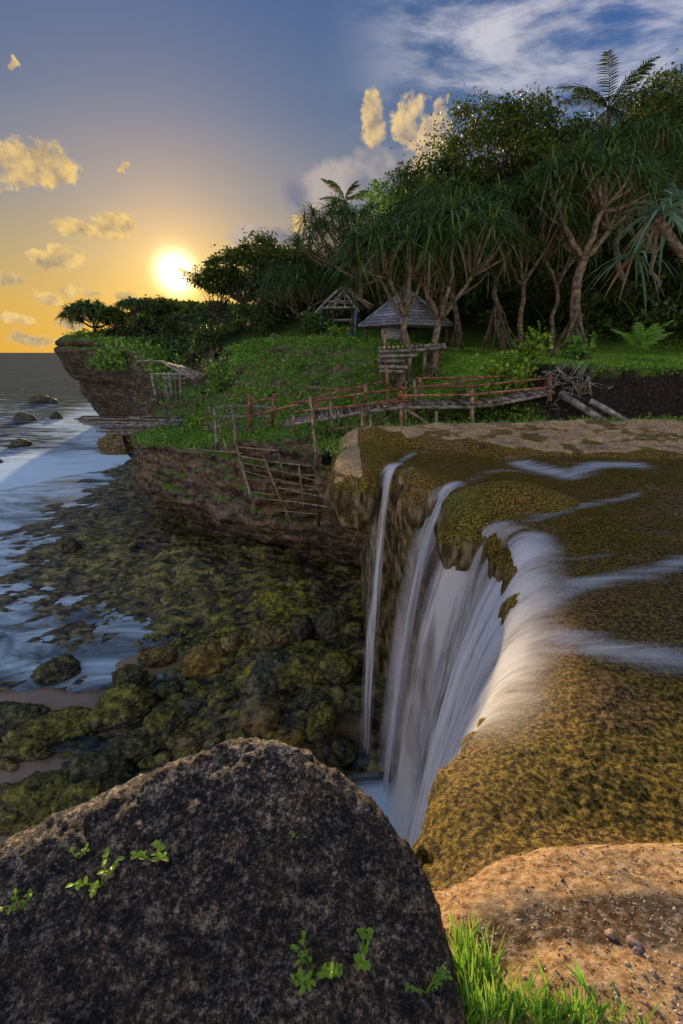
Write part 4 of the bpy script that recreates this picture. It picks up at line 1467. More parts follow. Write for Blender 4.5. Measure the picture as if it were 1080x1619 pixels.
# rocks standing in the surf
for (u, v, w, asp, lab) in [(66, 634, 36, .35, 'pointed dark rock standing out in the open sea'), (40, 661, 30, .3, 'low dark rock awash left of the headland'),
                            (90, 659, 16, .7, 'small square rock near the headland foot'), (32, 702, 26, .4, 'dark rock awash in the blue foam'),
                            (0, 729, 8, .8, 'dark rock in the foam at the left picture edge')]:
    p = at(u, v + 2, z=0.1)
    dist = (p - Vector((0, 0, CAM_Z))).length
    rx = 0.5 * w / FPX * dist
    VV, FF = rock_verts(rs, (rx, rx * .6, rx * asp * 1.6), 4, .7, .14)
    o = link('sea_rock', mesh_from('sea_rock', VV, FF, M_RK['dark']), None, p)
    tag(o, lab, 'rock', 'rocks in the surf')
    rs += 5
p = at(192, 706, z=0.5)
VV, FF = rock_verts(900, (1.6, 1.4, 1.15), 5, .5, .16)
o = link('sea_rock', mesh_from('sea_rock', VV, FF, M_RK['brown']), None, p)
tag(o, 'big brown rock in the foam under the bamboo deck', 'rock', 'rocks in the surf')
# rubble between the boulders
mb = []
rr = np.random.default_rng(5)
cand = 0
VA, FA, n0 = [], [], 0
for _ in range(700):
    x_ = rr.uniform(-6.5, 0.6); y_ = rr.uniform(5.8, 12.5)
    d_ = float(poly_sdf(np.array([x_]), np.array([y_]), COAST)[0])
    if d_ < 0.3 or float(sandiness(x_, y_)) > 0.4 or rr.random() > math.exp(-((d_ - 3.0) / 2.4) ** 2):
        continue
    s_ = 0.05 + 0.16 * rr.random() ** 2.2
    VV, FF = rock_verts(int(rr.integers(1e6)), (s_, s_ * rr.uniform(.7, 1), s_ * rr.uniform(.5, .8)), 2, .6, .12)
    VA.append(VV + np.array((x_, y_, float(shore(x_, y_)) + s_ * 0.25))); FA.append(FF + n0); n0 += len(VV)
o = link('rubble', mesh_from('rubble', np.concatenate(VA), np.concatenate(FA), M_RK['mossy']))
tag(o, 'small mossy rubble lying between the boulders', 'rubble', kind='stuff')

# stones on the sand bank
M_PEB = rock_material('pink_stone', (0.10, 0.06, 0.05), (0.30, 0.19, 0.16), (0.45, 0.33, 0.28), scale=30, bdist=0.006)
for (u, v, w, lab) in [(1001, 1495, 16, 'pinkish pebble on the sandy bank'), (1008, 1505, 9, 'smaller pale stone touching the pinkish pebble'), (822, 792, 11, 'orange stone on the mossy mound in the stream'),
                       (766, 1490, 8, 'pale chip of stone near the grass on the bank'), (965, 1480, 10, 'dark crumb of rock left of the pinkish pebble')]:
    loc, n = px_hit(NEAR_BVH, u, v)
    if loc is None:
        loc = at(u, v, z=6.7)
    rx = 0.5 * w / FPX * (loc - Vector((0, 0, CAM_Z))).length
    VV, FF = rock_verts(rs, (rx, rx * .9, rx * .75), 3, .8, .06)
    rs += 3
    o = link('pebble', mesh_from('pebble', VV, FF, M_RK['orange'] if 'orange' in lab else M_PEB), None, loc + Vector((0, 0, rx * .4)))
    tag(o, lab, 'stone', 'loose stones on the travertine')

# ------------------------------------------------------------------ bamboo work
def bamboo_material(name, c0, c1, c2, rough=0.6):
    m, nt, out = material(name)
    tc = nt.n('ShaderNodeTexCoord')
    oi = nt.n('ShaderNodeObjectInfo')
    P = nt.vmath('ADD', tc.outputs['Object'], nt.vmath('SCALE', (13.0, 7.0, 5.0), scale=oi.outputs['Random']))
    n1 = nt.noise(P, 5, 5, 0.65)
    n2 = nt.noise(P, 34, 4, 0.6)
    f = nt.math('MULTIPLY_ADD', n2, 0.4, nt.math('MULTIPLY', n1, 0.6))
    col = nt.ramp(f, [(0.40, c0), (0.5, c1), (0.61, c2)])
    hs = nt.n('ShaderNodeHueSaturation', Color=col, Value=nt.math('MULTIPLY_ADD', oi.outputs['Random'], 0.6, 0.7))
    p = nt.n('ShaderNodeBsdfPrincipled', Base__Color=hs.outputs[0], Roughness=rough, Normal=nt.bump(f, 0.4, 0.01))
    p.inputs['Specular IOR Level'].default_value = 0.35
    nt.set(out, 'Surface', p)
    return m


M_RED = bamboo_material('red_painted_bamboo', (0.07, 0.028, 0.014), (0.25, 0.075, 0.035), (0.42, 0.26, 0.16))
M_BAM = bamboo_material('weathered_bamboo', (0.06, 0.04, 0.02), (0.24, 0.17, 0.09), (0.46, 0.36, 0.22))
M_GREY = bamboo_material('grey_bamboo', (0.05, 0.045, 0.038), (0.20, 0.18, 0.15), (0.44, 0.40, 0.34))
M_DARK = bamboo_material('dark_bamboo', (0.02, 0.016, 0.01), (0.085, 0.062, 0.036), (0.20, 0.15, 0.09))
prng = random.Random(3)


def culm(p0, p1, r0, r1=None, bend=0.02, joints=True, n=None, seg=6):
    """one bamboo pole with swollen joints"""
    p0, p1 = Vector(p0), Vector(p1)
    L = (p1 - p0).length
    r1 = r0 if r1 is None else r1
    d = (p1 - p0).normalized()
    side = Vector((prng.uniform(-1, 1), prng.uniform(-1, 1), prng.uniform(-1, 1)))
    side = (side - d * side.dot(d)).normalized() * bend * L
    pts, rad = [], []
    nj = max(2, int(L / 0.38)) if joints else 2
    ts = []
    for i in range(nj + 1):
        t = i / nj
        if joints and 0 < i < nj:
            ts += [(t - 0.012, 1.0), (t, 1.22), (t + 0.012, 1.0)]
        else:
            ts.append((t, 1.0))
    for t, k in ts:
        pts.append(p0.lerp(p1, t) + side * (4 * t * (1 - t)))
        rad.append((r0 + (r1 - r0) * t) * k)
    return MB().tube(pts, rad, seg)


def rel(root, p):
    return Vector(p) - root.location


def pole(root, name, p0, p1, r, mat, r1=None, bend=0.02, joints=True, part=None):
    return culm(rel(root, p0), rel(root, p1), r, r1, bend, joints).build(name, mat, part or root)


def sub_part(root, name):
    o_ = empty(name)
    o_.parent = root
    return o_


def lerp3(table, u):
    """depth along a polyline of (u, y) pairs"""
    us = [t[0] for t in table]; ys_ = [t[1] for t in table]
    return float(np.interp(u, us, ys_))


# footbridge ------------------------------------------------------------
NEARY = [(340, 16.2), (456, 13.2), (500, 12.7), (578, 12.4), (637, 12.1), (746, 12.4), (870, 12.9)]
BW = 0.95      # deck width
br = empty('bamboo_footbridge', at(640, 642, y=12.3))
tag(br, 'rickety bamboo footbridge on stilts with red painted handrails', 'footbridge')


br_deck = sub_part(br, 'deck')


def N_(u, v, dy=0.0):
    return at(u, v, y=lerp3(NEARY, u) + dy)


for (u0, v0, u1, v1, r, m) in [(870, 590, 871, 668, .055, M_RED), (746, 608, 747, 694, .055, M_BAM), (634, 610, 636, 714, .05, M_RED), (641, 612, 642, 712, .045, M_BAM),
                               (578, 606, 576, 704, .05, M_RED), (522, 628, 531, 722, .042, M_BAM), (490, 626, 501, 735, .045, M_BAM),
                               (573, 646, 574, 722, .045, M_BAM), (586, 655, 587, 710, .04, M_GREY), (690, 650, 688, 703, .045, M_BAM), (561, 664, 562, 715, .04, M_DARK), (602, 650, 601, 708, .04, M_DARK),
                               (464, 655, 463, 690, .04, M_BAM)]:
    pole(br, 'post', N_(u0, v0), N_(u1, v1), r, m, bend=0.01)
for (u0, v0, u1, v1, r, m) in [(664, 598, 664, 650, .05, M_RED), (561, 624, 562, 655, .045, M_RED), (501, 632, 501, 660, .045, M_RED), (725, 596, 725, 640, .04, M_DARK),
                               (800, 594, 801, 650, .045, M_DARK), (611, 578, 613, 660, .05, M_RED)]:
    pole(br, 'post', N_(u0, v0, BW), N_(u1, v1, BW), r, m, bend=0.01)


def rails(root, pts, dy, r, mat, name='handrail'):
    for a, b in zip(pts[:-1], pts[1:]):
        p0, p1 = N_(a[0], a[1], dy), N_(b[0], b[1], dy)
        d = (p1 - p0).normalized() * 0.12
        pole(root, name, p0 - d, p1 + d, r, mat, bend=0.008, part=br_deck if name == 'deck_beam' else None)


for (u0, v0, u1, v1, r, m, dy) in [(660, 646, 662, 706, .04, M_DARK, .5), (675, 646, 672, 700, .035, M_BAM, .8), (705, 648, 706, 694, .04, M_DARK, .7), (620, 648, 617, 712, .04, M_BAM, .6), (548, 660, 550, 718, .04, M_BAM, .3),
                                     (540, 662, 535, 715, .035, M_DARK, .7), (512, 664, 516, 722, .035, M_BAM, .5), (655, 600, 657, 700, .035, M_GREY, .9), (770, 642, 771, 680, .04, M_DARK, .8), (820, 634, 821, 672, .04, M_DARK, .6)]:
    pole(br, 'prop', N_(u0, v0, dy), N_(u1, v1, dy), r, m, bend=.015)
for (a, b, dy) in [((560, 712), (600, 660), .3), ((620, 655), (560, 690), .5), ((520, 680), (590, 672), .4), ((655, 672), (712, 668), .5)]:
    pole(br, 'brace', N_(*a, dy), N_(*b, dy), .035, M_BAM)
rails(br, [(870, 598), (746, 611), (637, 614)], -.05, .032, M_RED)
rails(br, [(870, 613), (746, 625), (637, 626)], -.05, .036, M_RED)
rails(br, [(637, 614), (578, 621), (469, 636)], -.05, .032, M_RED)
rails(br, [(637, 629), (562, 642), (471, 651)], -.05, .034, M_RED)
rails(br, [(637, 634), (580, 640)], -.05, .03, M_RED)
rails(br, [(870, 593), (800, 595), (664, 598)], BW, .03, M_RED)
rails(br, [(660, 612), (725, 604), (760, 600)], BW, .028, M_RED)
rails(br, [(598, 605), (583, 608), (500, 629), (470, 639)], BW, .03, M_RED)
rails(br, [(566, 618), (490, 612)], BW + .1, .026, M_RED)
rails(br, [(869, 622), (788, 638), (746, 643), (637, 643), (578, 650), (526, 660), (452, 672)], .0, .06, M_GREY, 'deck_beam')
rails(br, [(869, 620), (746, 640), (637, 640), (526, 655), (452, 668)], BW - .1, .055, M_DARK, 'deck_beam')
pole(br, 'brace', N_(636, 644), N_(713, 699, .2), .045, M_BAM)
# deck slats: split bamboo laid across
edge_px = [(869, 622), (788, 638), (746, 643), (637, 643), (578, 650), (526, 660), (452, 672)]
pts = [N_(u, v) for u, v in edge_px]
cum = np.r_[0, np.cumsum([(pts[i + 1] - pts[i]).length for i in range(len(pts) - 1)])]
nsl = int(cum[-1] / 0.085)
for i in range(nsl):
    s = (i + 0.5) / nsl * cum[-1]
    k = min(len(pts) - 2, int(np.searchsorted(cum, s) - 1))
    t = (s - cum[k]) / (cum[k + 1] - cum[k])
    p = pts[k].lerp(pts[k + 1], t) + Vector((0, 0, 0.075 + prng.uniform(-.012, .012)))
    q = p + Vector((prng.uniform(-.05, .05), BW + prng.uniform(-.05, .12), prng.uniform(-.02, .02)))
    MB().tube([rel(br, p - Vector((0, prng.uniform(.02, .14), 0))), rel(br, q)], 0.036, 5).build('slat', prng.choice([M_GREY, M_DARK, M_GREY, M_BAM]), br_deck)

# short red and pale railing where the path meets the slope ---------------
pr = empty('path_railing', at(395, 680, y=15.0))
tag(pr, 'short railing of red and pale poles on the grassy slope left of the footbridge', 'railing')
PY = [(330, 17.0), (366, 16.2), (396, 15.2), (432, 14.6), (470, 13.6)]


def Pp(u, v, dy=0):
    return at(u, v, y=lerp3(PY, u) + dy)


for (u0, v0, u1, v1, m) in [(394, 624, 396, 684, M_RED), (433, 624, 430, 675, M_RED), (366, 643, 377, 716, M_GREY), (339, 645, 343, 716, M_GREY)]:
    pole(pr, 'post', Pp(u0, v0), Pp(u1, v1), .055, m, bend=.01)
for (a, b, m) in [((399, 637), (434, 629), M_RED), ((399, 656), (436, 647), M_RED), ((336, 645), (434, 645), M_GREY), ((339, 658), (432, 658), M_GREY), ((470, 640), (432, 650), M_RED)]:
    pole(pr, 'rail', Pp(*a), Pp(*b), .036, m)

# fence hanging in front of the cliff -------------------------------------
cf = empty('cliff_fence', at(450, 760, y=14.2))
tag(cf, 'crooked bamboo fence of thin poles hanging in front of the undercut cliff', 'fence')
FY = [(280, 17.6), (330, 16.9), (370, 15.6), (417, 14.5), (461, 14.0), (500, 13.4), (526, 12.6)]


def Fp(u, v, dy=0):
    return at(u, v, y=lerp3(FY, u) + dy)


for (u0, v0, u1, v1, r) in [(369, 676, 384, 750, .05), (378, 716, 404, 806, .05), (416, 718, 462, 828, .045), (498, 716, 504, 832, .05), (524, 715, 494, 742, .03), (440, 716, 452, 770, .03), (472, 728, 480, 800, .03), (352, 690, 362, 726, .035)]:
    pole(cf, 'post', Fp(u0, v0), Fp(u1, v1), r, M_DARK if u0 == 498 else M_BAM, bend=.015)
for (a, b) in [((392, 758), (470, 766)), ((374, 706), (440, 712)), ((455, 748), (524, 752)), ((400, 778), (440, 782)), ((376, 720), (497, 737)), ((380, 731), (524, 768)), ((388, 745), (524, 775)), ((440, 770), (524, 787)), ((404, 788), (526, 803)), ((416, 805), (504, 813)), ((286, 708), (382, 716)), ((440, 772), (500, 774))]:
    pole(cf, 'rail', Fp(*a, -.06), Fp(*b, -.06), .024, M_BAM, bend=.012)

# bamboo deck over the sea -------------------------------------------------
DK = at(215, 675, y=24.0)
dk = empty('bamboo_deck', DK)
tag(dk, 'ragged bamboo sunset deck jutting out over the sea', 'deck')


def Dp(u, v, y):
    return at(u, v, y=y)


for i in range(26):                      # lengthways poles
    f = i / 25
    y_ = 23.2 + 3.0 * f
    u0 = 125 + 55 * (1 - f) ** 1.6 + prng.uniform(-8, 14)
    u1 = 291 - 4 * f + prng.uniform(-9, 5)
    v_ = 688 - 26 * f
    pole(dk, 'slat', Dp(u0, v_ + prng.uniform(-2, 2) - (u0 < 160) * 2, y_), Dp(u1, v_ + prng.uniform(-1.5, 1.5), y_), .045, prng.choice([M_GREY, M_BAM, M_DARK, M_GREY]), bend=.006)
for (u, v0, v1) in [(180, 692, 664), (215, 693, 662), (262, 692, 660), (286, 690, 658)]:
    pole(dk, 'beam', Dp(u, v0, 23.1), Dp(u + 2, v1, 26.3), .07, M_DARK)
for (u0, v0, u1, v1, y0, y1) in [(242, 680, 250, 716, 23.3, 23.5), (257, 680, 268, 718, 23.3, 23.5), (214, 690, 232, 720, 23.6, 24.5), (250, 690, 226, 722, 24, 24.6), (200, 690, 205, 700, 24, 24.5)]:
    pole(dk, 'stilt', Dp(u0, v0, y0), Dp(u1, v1, y1), .065, M_BAM)
for (u0, v0, u1, v1, y0, y1) in [(228, 708, 290, 728, 23.4, 22.6), (200, 660, 240, 658, 26, 26), (250, 668, 292, 656, 23.6, 24.5), (205, 661, 290, 664, 25.5, 24.5), (140, 664, 162, 676, 25, 24)]:
    pole(dk, 'rail', Dp(u0, v0, y0), Dp(u1, v1, y1), .04, M_GREY)

# lean-to frame ------------------------------------------------------------
ln = empty('lean_to_frame', at(280, 632, y=29.5))
tag(ln, 'bare bamboo lean-to frame with sloping pole roof by the cliff', 'shelter')
for (u0, v0, u1, v1, y_) in [(240, 590, 249, 634, 29), (259, 592, 269, 636, 29), (268, 592, 274, 634, 30), (277, 590, 281, 632, 31), (284, 588, 288, 630, 30.5), (262, 592, 262, 630, 31.5), (310, 604, 309, 618, 30)]:
    pole(ln, 'post', at(u0, v0, y=y_), at(u1, v1, y=y_), .085, M_GREY)
for k in range(7):
    pole(ln, 'rafter', at(256 + 5 * k, 572 + 1.2 * k, y=30 + .2 * k), at(312 + 2.5 * k, 602 - 1.5 * k, y=29.5 + .2 * k), .06, prng.choice([M_GREY, M_BAM]))
for (u0, v0, u1, v1, y_) in [(238, 592, 318, 594, 29), (262, 598, 300, 598, 29.6), (216, 571, 262, 572, 31), (270, 580, 325, 594, 30.8)]:
    pole(ln, 'beam', at(u0, v0, y=y_), at(u1, v1, y=y_), .06, M_GREY)

# tree platform ------------------------------------------------------------
tp = empty('stilt_platform', at(650, 600, y=15.8))
tag(tp, 'small weathered bamboo platform on stilts around the twin pandanus stems', 'platform')
for (u0, v0, u1, v1, y_) in [(601, 548, 604, 606, 15.2), (620, 550, 622, 600, 15.4), (648, 548, 650, 606, 15.0), (672, 548, 670, 602, 15.2), (698, 550, 697, 598, 16.4), (608, 520, 612, 584, 16.6)]:
    pole(tp, 'post', at(u0, v0, y=y_), at(u1, v1, y=y_), .06, M_BAM)
for (u0, v0, u1, v1, y0, y1) in [(598, 556, 705, 549, 14.9, 15.2), (598, 570, 640, 571, 15.0, 15), (598, 580, 645, 581, 15.0, 15), (600, 587, 640, 588, 15, 15), (598, 563, 660, 562, 14.9, 15), (676, 547, 706, 552, 15.0, 16.5)]:
    pole(tp, 'rail', at(u0, v0, y=y0), at(u1, v1, y=y1), .055, M_GREY)
for i in range(15):
    t = i / 14
    a_ = at(600 + 102 * t, 555 - 5 * t, y=15.0 + .2 * t) + Vector((0, 0, .09))
    pole(tp, 'slat', a_, a_ + Vector((.15, 1.5, .02)), .05, prng.choice([M_GREY, M_BAM]), joints=False)

# logs and brush pile on the bank -----------------------------------------
for (u0, v0, y0, u1, v1, y1, r, lab) in [(885, 622, 12.7, 976, 681, 11.6, .10, 'lower of two fallen palm logs slanting from the brush pile'), (932, 634, 12.5, 998, 671, 12.1, .10, 'upper of two fallen palm logs slanting from the brush pile')]:
    a_, b_ = at(u0, v0, y=y0), at(u1, v1, y=y1)
    lg = culm(Vector((0, 0, 0)), b_ - a_, r, r * .85, .01).build('log', M_GREY, None, True, a_)
    tag(lg, lab, 'log', 'logs on the bank')
bp = empty('brush_pile', at(915, 630, y=12.6))
tag(bp, 'heap of dry grey palm stalks and twigs at the end of the footbridge', 'brush pile')
c0 = at(912, 606, y=12.9)
for i in range(190):
    a = prng.uniform(0, math.tau)
    rr_ = abs(prng.gauss(0, .5))
    ctr = c0 + Vector((max(-.75, min(.75, rr_ * math.cos(a) * 1.1)), prng.uniform(-.35, .5), max(-.6, min(.5, rr_ * math.sin(a) * .8)) - .1))
    th = prng.gauss(0.6, 0.7)
    d = Vector((math.cos(th) * prng.choice((-1, 1)), prng.uniform(-.7, .3), -abs(math.sin(th)))).normalized() * prng.uniform(.25, .75)
    pole(bp, 'twig', ctr - d * .5, ctr + d * .5, prng.uniform(.009, .02), prng.choice([M_GREY, M_BAM, M_GREY]), .006, .06, False)


# ------------------------------------------------------------------ huts
M_SHG = bamboo_material('grey_roof_board', (0.10, 0.10, 0.11), (0.26, 0.27, 0.30), (0.46, 0.47, 0.50))
M_WOOD = bamboo_material('dark_hut_timber', (0.03, 0.026, 0.022), (0.09, 0.075, 0.06), (0.20, 0.17, 0.14))
M_BLUE = bamboo_material('blue_painted_post', (0.02, 0.05, 0.08), (0.06, 0.15, 0.24), (0.16, 0.28, 0.38))
M_WHITE = simple_mat('white_board', [(0.3, (.62, .66, .68)), (0.7, (.80, .82, .82))], 4, .6, .1)
near_c = at(636, 513, y=19.0)
ez = near_c.z
hut = empty('thatch_hut', (near_c.x + .5, near_c.y + 2.0, ez - 1.4))
hut.name = 'open_hut'
tag(hut, 'open sided hut with grey boarded pyramid roof behind the twin pandanus', 'hut')
cl, cr = near_c + Vector((-1.62, 2.0, 0)), near_c + Vector((2.45, 1.75, 0))
cb = cl + cr - near_c
peak = (cl + cr) / 2 + Vector((-.08, 0, 1.42))
corners = [near_c, cr, cb, cl]
rows = 11
hroof, hfloor = sub_part(hut, 'roof'), sub_part(hut, 'floor')
for f in range(4):
    a_, b_ = corners[f], corners[(f + 1) % 4]
    nrm_ = (b_ - a_).cross(peak - a_).normalized()
    if nrm_.z < 0:
        nrm_ = -nrm_
    for k in range(rows):
        t0, t1 = k / rows, min(1.0, (k + 1.18) / rows)
        q = [a_.lerp(peak, t0), b_.lerp(peak, t0), b_.lerp(peak, t1), a_.lerp(peak, t1)]
        lo_ = nrm_ * .035
        P8 = [q[0] + lo_ * .2, q[1] + lo_ * .2, q[2] - lo_ * .6, q[3] - lo_ * .6, q[0] + lo_ * 1.2, q[1] + lo_ * 1.2, q[2] + lo_ * .3, q[3] + lo_ * .3]
        MB().hexa([rel(hut, p) for p in P8]).build('roof_board', M_SHG, hroof, False)
for c in corners:
    mb_ = MB().tube([rel(hut, c + Vector((0, 0, .03))), rel(hut, peak + Vector((0, 0, .05)))], .075, 4)
    mb_.build('ridge_cap', M_SHG, hroof, False)
    e = c.lerp((cl + cr) / 2, .16)
    MB().tube([rel(hut, Vector((e.x, e.y, ez - 1.7))), rel(hut, Vector((e.x, e.y, ez + .12)))], .075, 6).build('post', M_WOOD, hut)
for a_, b_ in zip(corners, corners[1:] + corners[:1]):
    ctr = (cl + cr) / 2
    MB().tube([rel(hut, a_.lerp(ctr, .16) + Vector((0, 0, -.02))), rel(hut, b_.lerp(ctr, .16) + Vector((0, 0, -.02)))], .06, 6).build('beam', M_WOOD, hut)
fc = [c.lerp((cl + cr) / 2, .14) for c in corners]
for i in range(12):
    t = (i + .5) / 12
    a_, b_ = fc[0].lerp(fc[1], t), fc[3].lerp(fc[2], t)
    mb_ = MB()
    d_ = (b_ - a_)
    rot = Matrix.Rotation(math.atan2(d_.y, d_.x), 3, 'Z')
    mb_.box(rel(hut, (a_ + b_) / 2 + Vector((0, 0, -1.05))), (d_.length, (fc[1] - fc[0]).length / 12 * .92, .04), rot).build('floor_board', M_WOOD, hfloor, False)
sb = at(621, 528, y=21.2)
o = MB().box((0, 0, 0), (1.0, .04, .5)).build('signboard', M_WHITE, None, False, sb)
o.rotation_euler = (0, R(-4), R(8))
tag(o, 'blank white board leaning inside the open hut', 'board')

# roofless hut frame
h2 = empty('hut_frame', at(540, 534, y=24.5))
tag(h2, 'roofless hut frame with bare rafters and blue painted posts', 'hut')
Y0, Y1 = 24.0, 26.2
h2roof = sub_part(h2, 'roof_frame')
gp = [at(507, 487, y=Y0), at(563, 486, y=Y0), at(583, 489, y=Y1), at(527, 489, y=Y1)]
for i, p in enumerate(gp):
    pole(h2, 'post', p, Vector((p.x, p.y, at(540, 536, y=Y0).z)), .075, M_BLUE if i != 3 else M_WOOD, joints=False)
pk0, pk1 = at(541, 454, y=24.9), at(552, 455, y=25.5)
for p, k in ((gp[0], pk0), (gp[1], pk0), (gp[2], pk1), (gp[3], pk1)):
    d = (p - k) * .22
    pole(h2, 'rafter', p + d, k, .06, M_GREY, part=h2roof)
for i in range(4):
    pole(h2, 'beam', gp[i], gp[(i + 1) % 4], .05, M_GREY)
    m0, m1 = gp[i].lerp(gp[(i + 1) % 4], .35), gp[i].lerp(gp[(i + 1) % 4], .68)
    pole(h2, 'rafter', m0, pk0.lerp(pk1, .5), .035, M_GREY, part=h2roof)
    pole(h2, 'rafter', m1, pk0.lerp(pk1, .5), .035, M_GREY, part=h2roof)
    pole(h2, 'purlin', gp[i].lerp(pk0, .3), gp[(i + 1) % 4].lerp(pk0, .3), .035, M_GREY, part=h2roof)
    for f, m in ((.36, M_GREY), (.86, M_BLUE)):
        zb = at(540, 536, y=Y0).z
        a_, b_ = gp[i].copy(), gp[(i + 1) % 4].copy()
        a_.z = b_.z = gp[i].z + (zb - gp[i].z) * f
        pole(h2, 'rail', a_, b_, .045, m)
for k in range(10):
    a_ = at(556 + k * 1.2, 462 + k * .8, y=24.6 + k * .06)
    b_ = at(586 + k * .8, 489 - k * .7, y=24.2 + k * .12)
    pole(h2, 'thatch_bundle', a_, b_, .04, M_BAM, .03, .03, False, part=h2roof)

# small thatched shelter down the slope
th_ = empty('thatched_shelter', at(436, 560, y=27))
tag(th_, 'tiny shelter with conical thatch roof at the edge of the wood', 'shelter')
apex = at(434, 526, y=27.0)
rim = []
M_THATCH = simple_mat('thatch', [(0.3, (.04, .032, .024)), (0.5, (.12, .10, .075)), (0.7, (.24, .20, .15))], 9, .9, .6, .03, (1, 1, .3))
V0 = []
seg, lay = 20, 7
for k in range(lay):
    t = k / (lay - 1)
    for j in range(seg):
        a = j / seg * math.tau
        r_ = (0.05 + 0.72 * t ** .85) * (1 + prng.uniform(-.05, .05))
        V0.append((apex.x - th_.location.x + r_ * math.cos(a), apex.y - th_.location.y + r_ * math.sin(a), apex.z - th_.location.z - 0.92 * t + prng.uniform(-.03, .03)))
Fq = [[k * seg + j, k * seg + (j + 1) % seg, (k + 1) * seg + (j + 1) % seg, (k + 1) * seg + j] for k in range(lay - 1) for j in range(seg)]
link('roof', mesh_from('roof', np.array(V0), np.array(Fq)[:, ::-1].copy(), M_THATCH), th_)
for (u, y_) in ((422, 26.6), (446, 26.6), (430, 27.5), (440, 27.5)):
    pole(th_, 'post', at(u, 546, y=y_), at(u, 563, y=y_), .045, M_GREY, joints=False)
bn = empty('bench', at(408, 562, y=26.5))
tag(bn, 'pale plank bench beside the tiny thatched shelter', 'bench')
MB().box((0, 0, .1), (1.0, .35, .06)).build('seat', M_GREY, bn, False)
for sx in (-.42, .42):
    MB().box((sx, 0, -.15), (.06, .3, .44)).build('leg', M_WOOD, bn, False)

# ------------------------------------------------------------------ plants
def leaf_material(name, c0, c1, c2, trans=0.35, rough=0.5, scale=1.5):
    m, nt, out = material(name)
    geo = nt.n('ShaderNodeNewGeometry')
    tc = nt.n('ShaderNodeTexCoord')
    n1 = nt.noise(tc.outputs['Object'], scale, 3, 0.6)
    f = nt.math('MULTIPLY_ADD', geo.outputs['Random Per Island'], 0.55, nt.math('MULTIPLY', n1, 0.5))
    col = nt.ramp(f, [(0.22, c0), (0.5, c1), (0.85, c2)])
    p = nt.n('ShaderNodeBsdfPrincipled', Base__Color=col, Roughness=rough)
    p.inputs['Specular IOR Level'].default_value = 0.3
    tr = nt.n('ShaderNodeBsdfTranslucent', Color=col)
    ms = nt.n('ShaderNodeMixShader', i_0=trans, i_1=p, i_2=tr)
    nt.set(out, 'Surface', ms)
    return m


ML_PAND = leaf_material('pandanus_leaf', (0.0218, 0.0540, 0.0132), (0.0621, 0.1320, 0.0276), (0.1782, 0.2640, 0.0510), .3, .42)
ML_PANDL = leaf_material('pale_pandanus_leaf', (0.046, 0.116, 0.070), (0.109, 0.232, 0.139), (0.295, 0.400, 0.202), .3, .4)
ML_DEAD = leaf_material('dead_leaf', (0.062, 0.043, 0.028), (0.186, 0.132, 0.078), (0.400, 0.310, 0.202), .2, .8)
ML_TREE = leaf_material('tree_leaf', (0.0218, 0.0390, 0.0054), (0.0621, 0.1010, 0.0114), (0.1598, 0.1860, 0.0186), .35, .45)
ML_WOOD = leaf_material('woodland_leaf', (0.0138, 0.0280, 0.0054), (0.0425, 0.0740, 0.0114), (0.1069, 0.1470, 0.0204), .3, .55, .35)
ML_BRIGHT = leaf_material('bright_leaf', (0.072, 0.170, 0.019), (0.217, 0.412, 0.036), (0.581, 0.600, 0.072), .4, .45)
ML_SLOPE = leaf_material('slope_leaf', (0.051, 0.128, 0.016), (0.142, 0.312, 0.035), (0.423, 0.566, 0.084), .4, .55, .6)
ML_GRASS = leaf_material('grass_blade', (0.0851, 0.2162, 0.0218), (0.2024, 0.4623, 0.0425), (0.5784, 0.6900, 0.1162), .4, .5, 1.0)
ML_PALM = leaf_material('palm_leaf', (0.0744, 0.2004, 0.0372), (0.1764, 0.4272, 0.0504), (0.4272, 0.6000, 0.1008), .4, .4)
ML_RED = leaf_material('reddish_leaf', (0.139, 0.031, 0.031), (0.341, 0.109, 0.078), (0.400, 0.264, 0.155), .3, .5)
M_BARK = rock_material('pandanus_bark', (0.035, 0.028, 0.018), (0.15, 0.12, 0.075), (0.33, 0.27, 0.18), None, 0, 7, .8, .03, .2)
M_BARKD = rock_material('dark_bark', (0.012, 0.010, 0.007), (0.06, 0.048, 0.034), (0.15, 0.125, 0.09), None, 0, 7, .85, .03, .2)


def straps(O, D, L, W, droop, npt=5, fold=0.0, rng=RNG):
    """strap leaves: origins, directions, lengths, widths -> V, F"""
    n = len(O)
    t = np.linspace(0, 1, npt)
    D = D / np.linalg.norm(D, axis=1, keepdims=True)
    P = O[:, None] + D[:, None] * (L[:, None] * t[None])[..., None]
    P[:, :, 2] -= (droop * L)[:, None] * t[None] ** 2
    # keep the hanging end from stretching
    side = np.cross(D, np.array((0, 0, 1.0)) + 0 * D)
    side /= np.linalg.norm(side, axis=1, keepdims=True) + 1e-9
    tw = rng.uniform(-.5, .5, n)
    up = np.cross(side, D)
    side = side * np.cos(tw)[:, None] + up * np.sin(tw)[:, None]
    w = W[:, None] * np.interp(t, [0, .25, .7, 1], [.7, 1, .75, .05])[None]
    A = P - side[:, None] * w[..., None] * .5
    B = P + side[:, None] * w[..., None] * .5
    V = np.stack([A, B], 2).reshape(-1, 3)
    i = (np.arange(n) * npt * 2)[:, None] + (np.arange(npt - 1) * 2)[None]
    F = np.stack([i, i + 1, i + 3, i + 2], -1).reshape(-1, 4)
    return V, F


def rosette_dirs(n, rng, lo=-0.35, hi=1.0, axis_=None):
    a = rng.uniform(0, 2 * np.pi, n)
    z = rng.uniform(lo, hi, n)
    r = np.sqrt(np.clip(1 - z * z, 0.02, 1))
    D = np.stack([np.cos(a) * r, np.sin(a) * r, z], 1)
    if axis_ is not None:
        D = D + np.array(axis_)[None] * 0.5
    return D / np.linalg.norm(D, axis=1, keepdims=True)


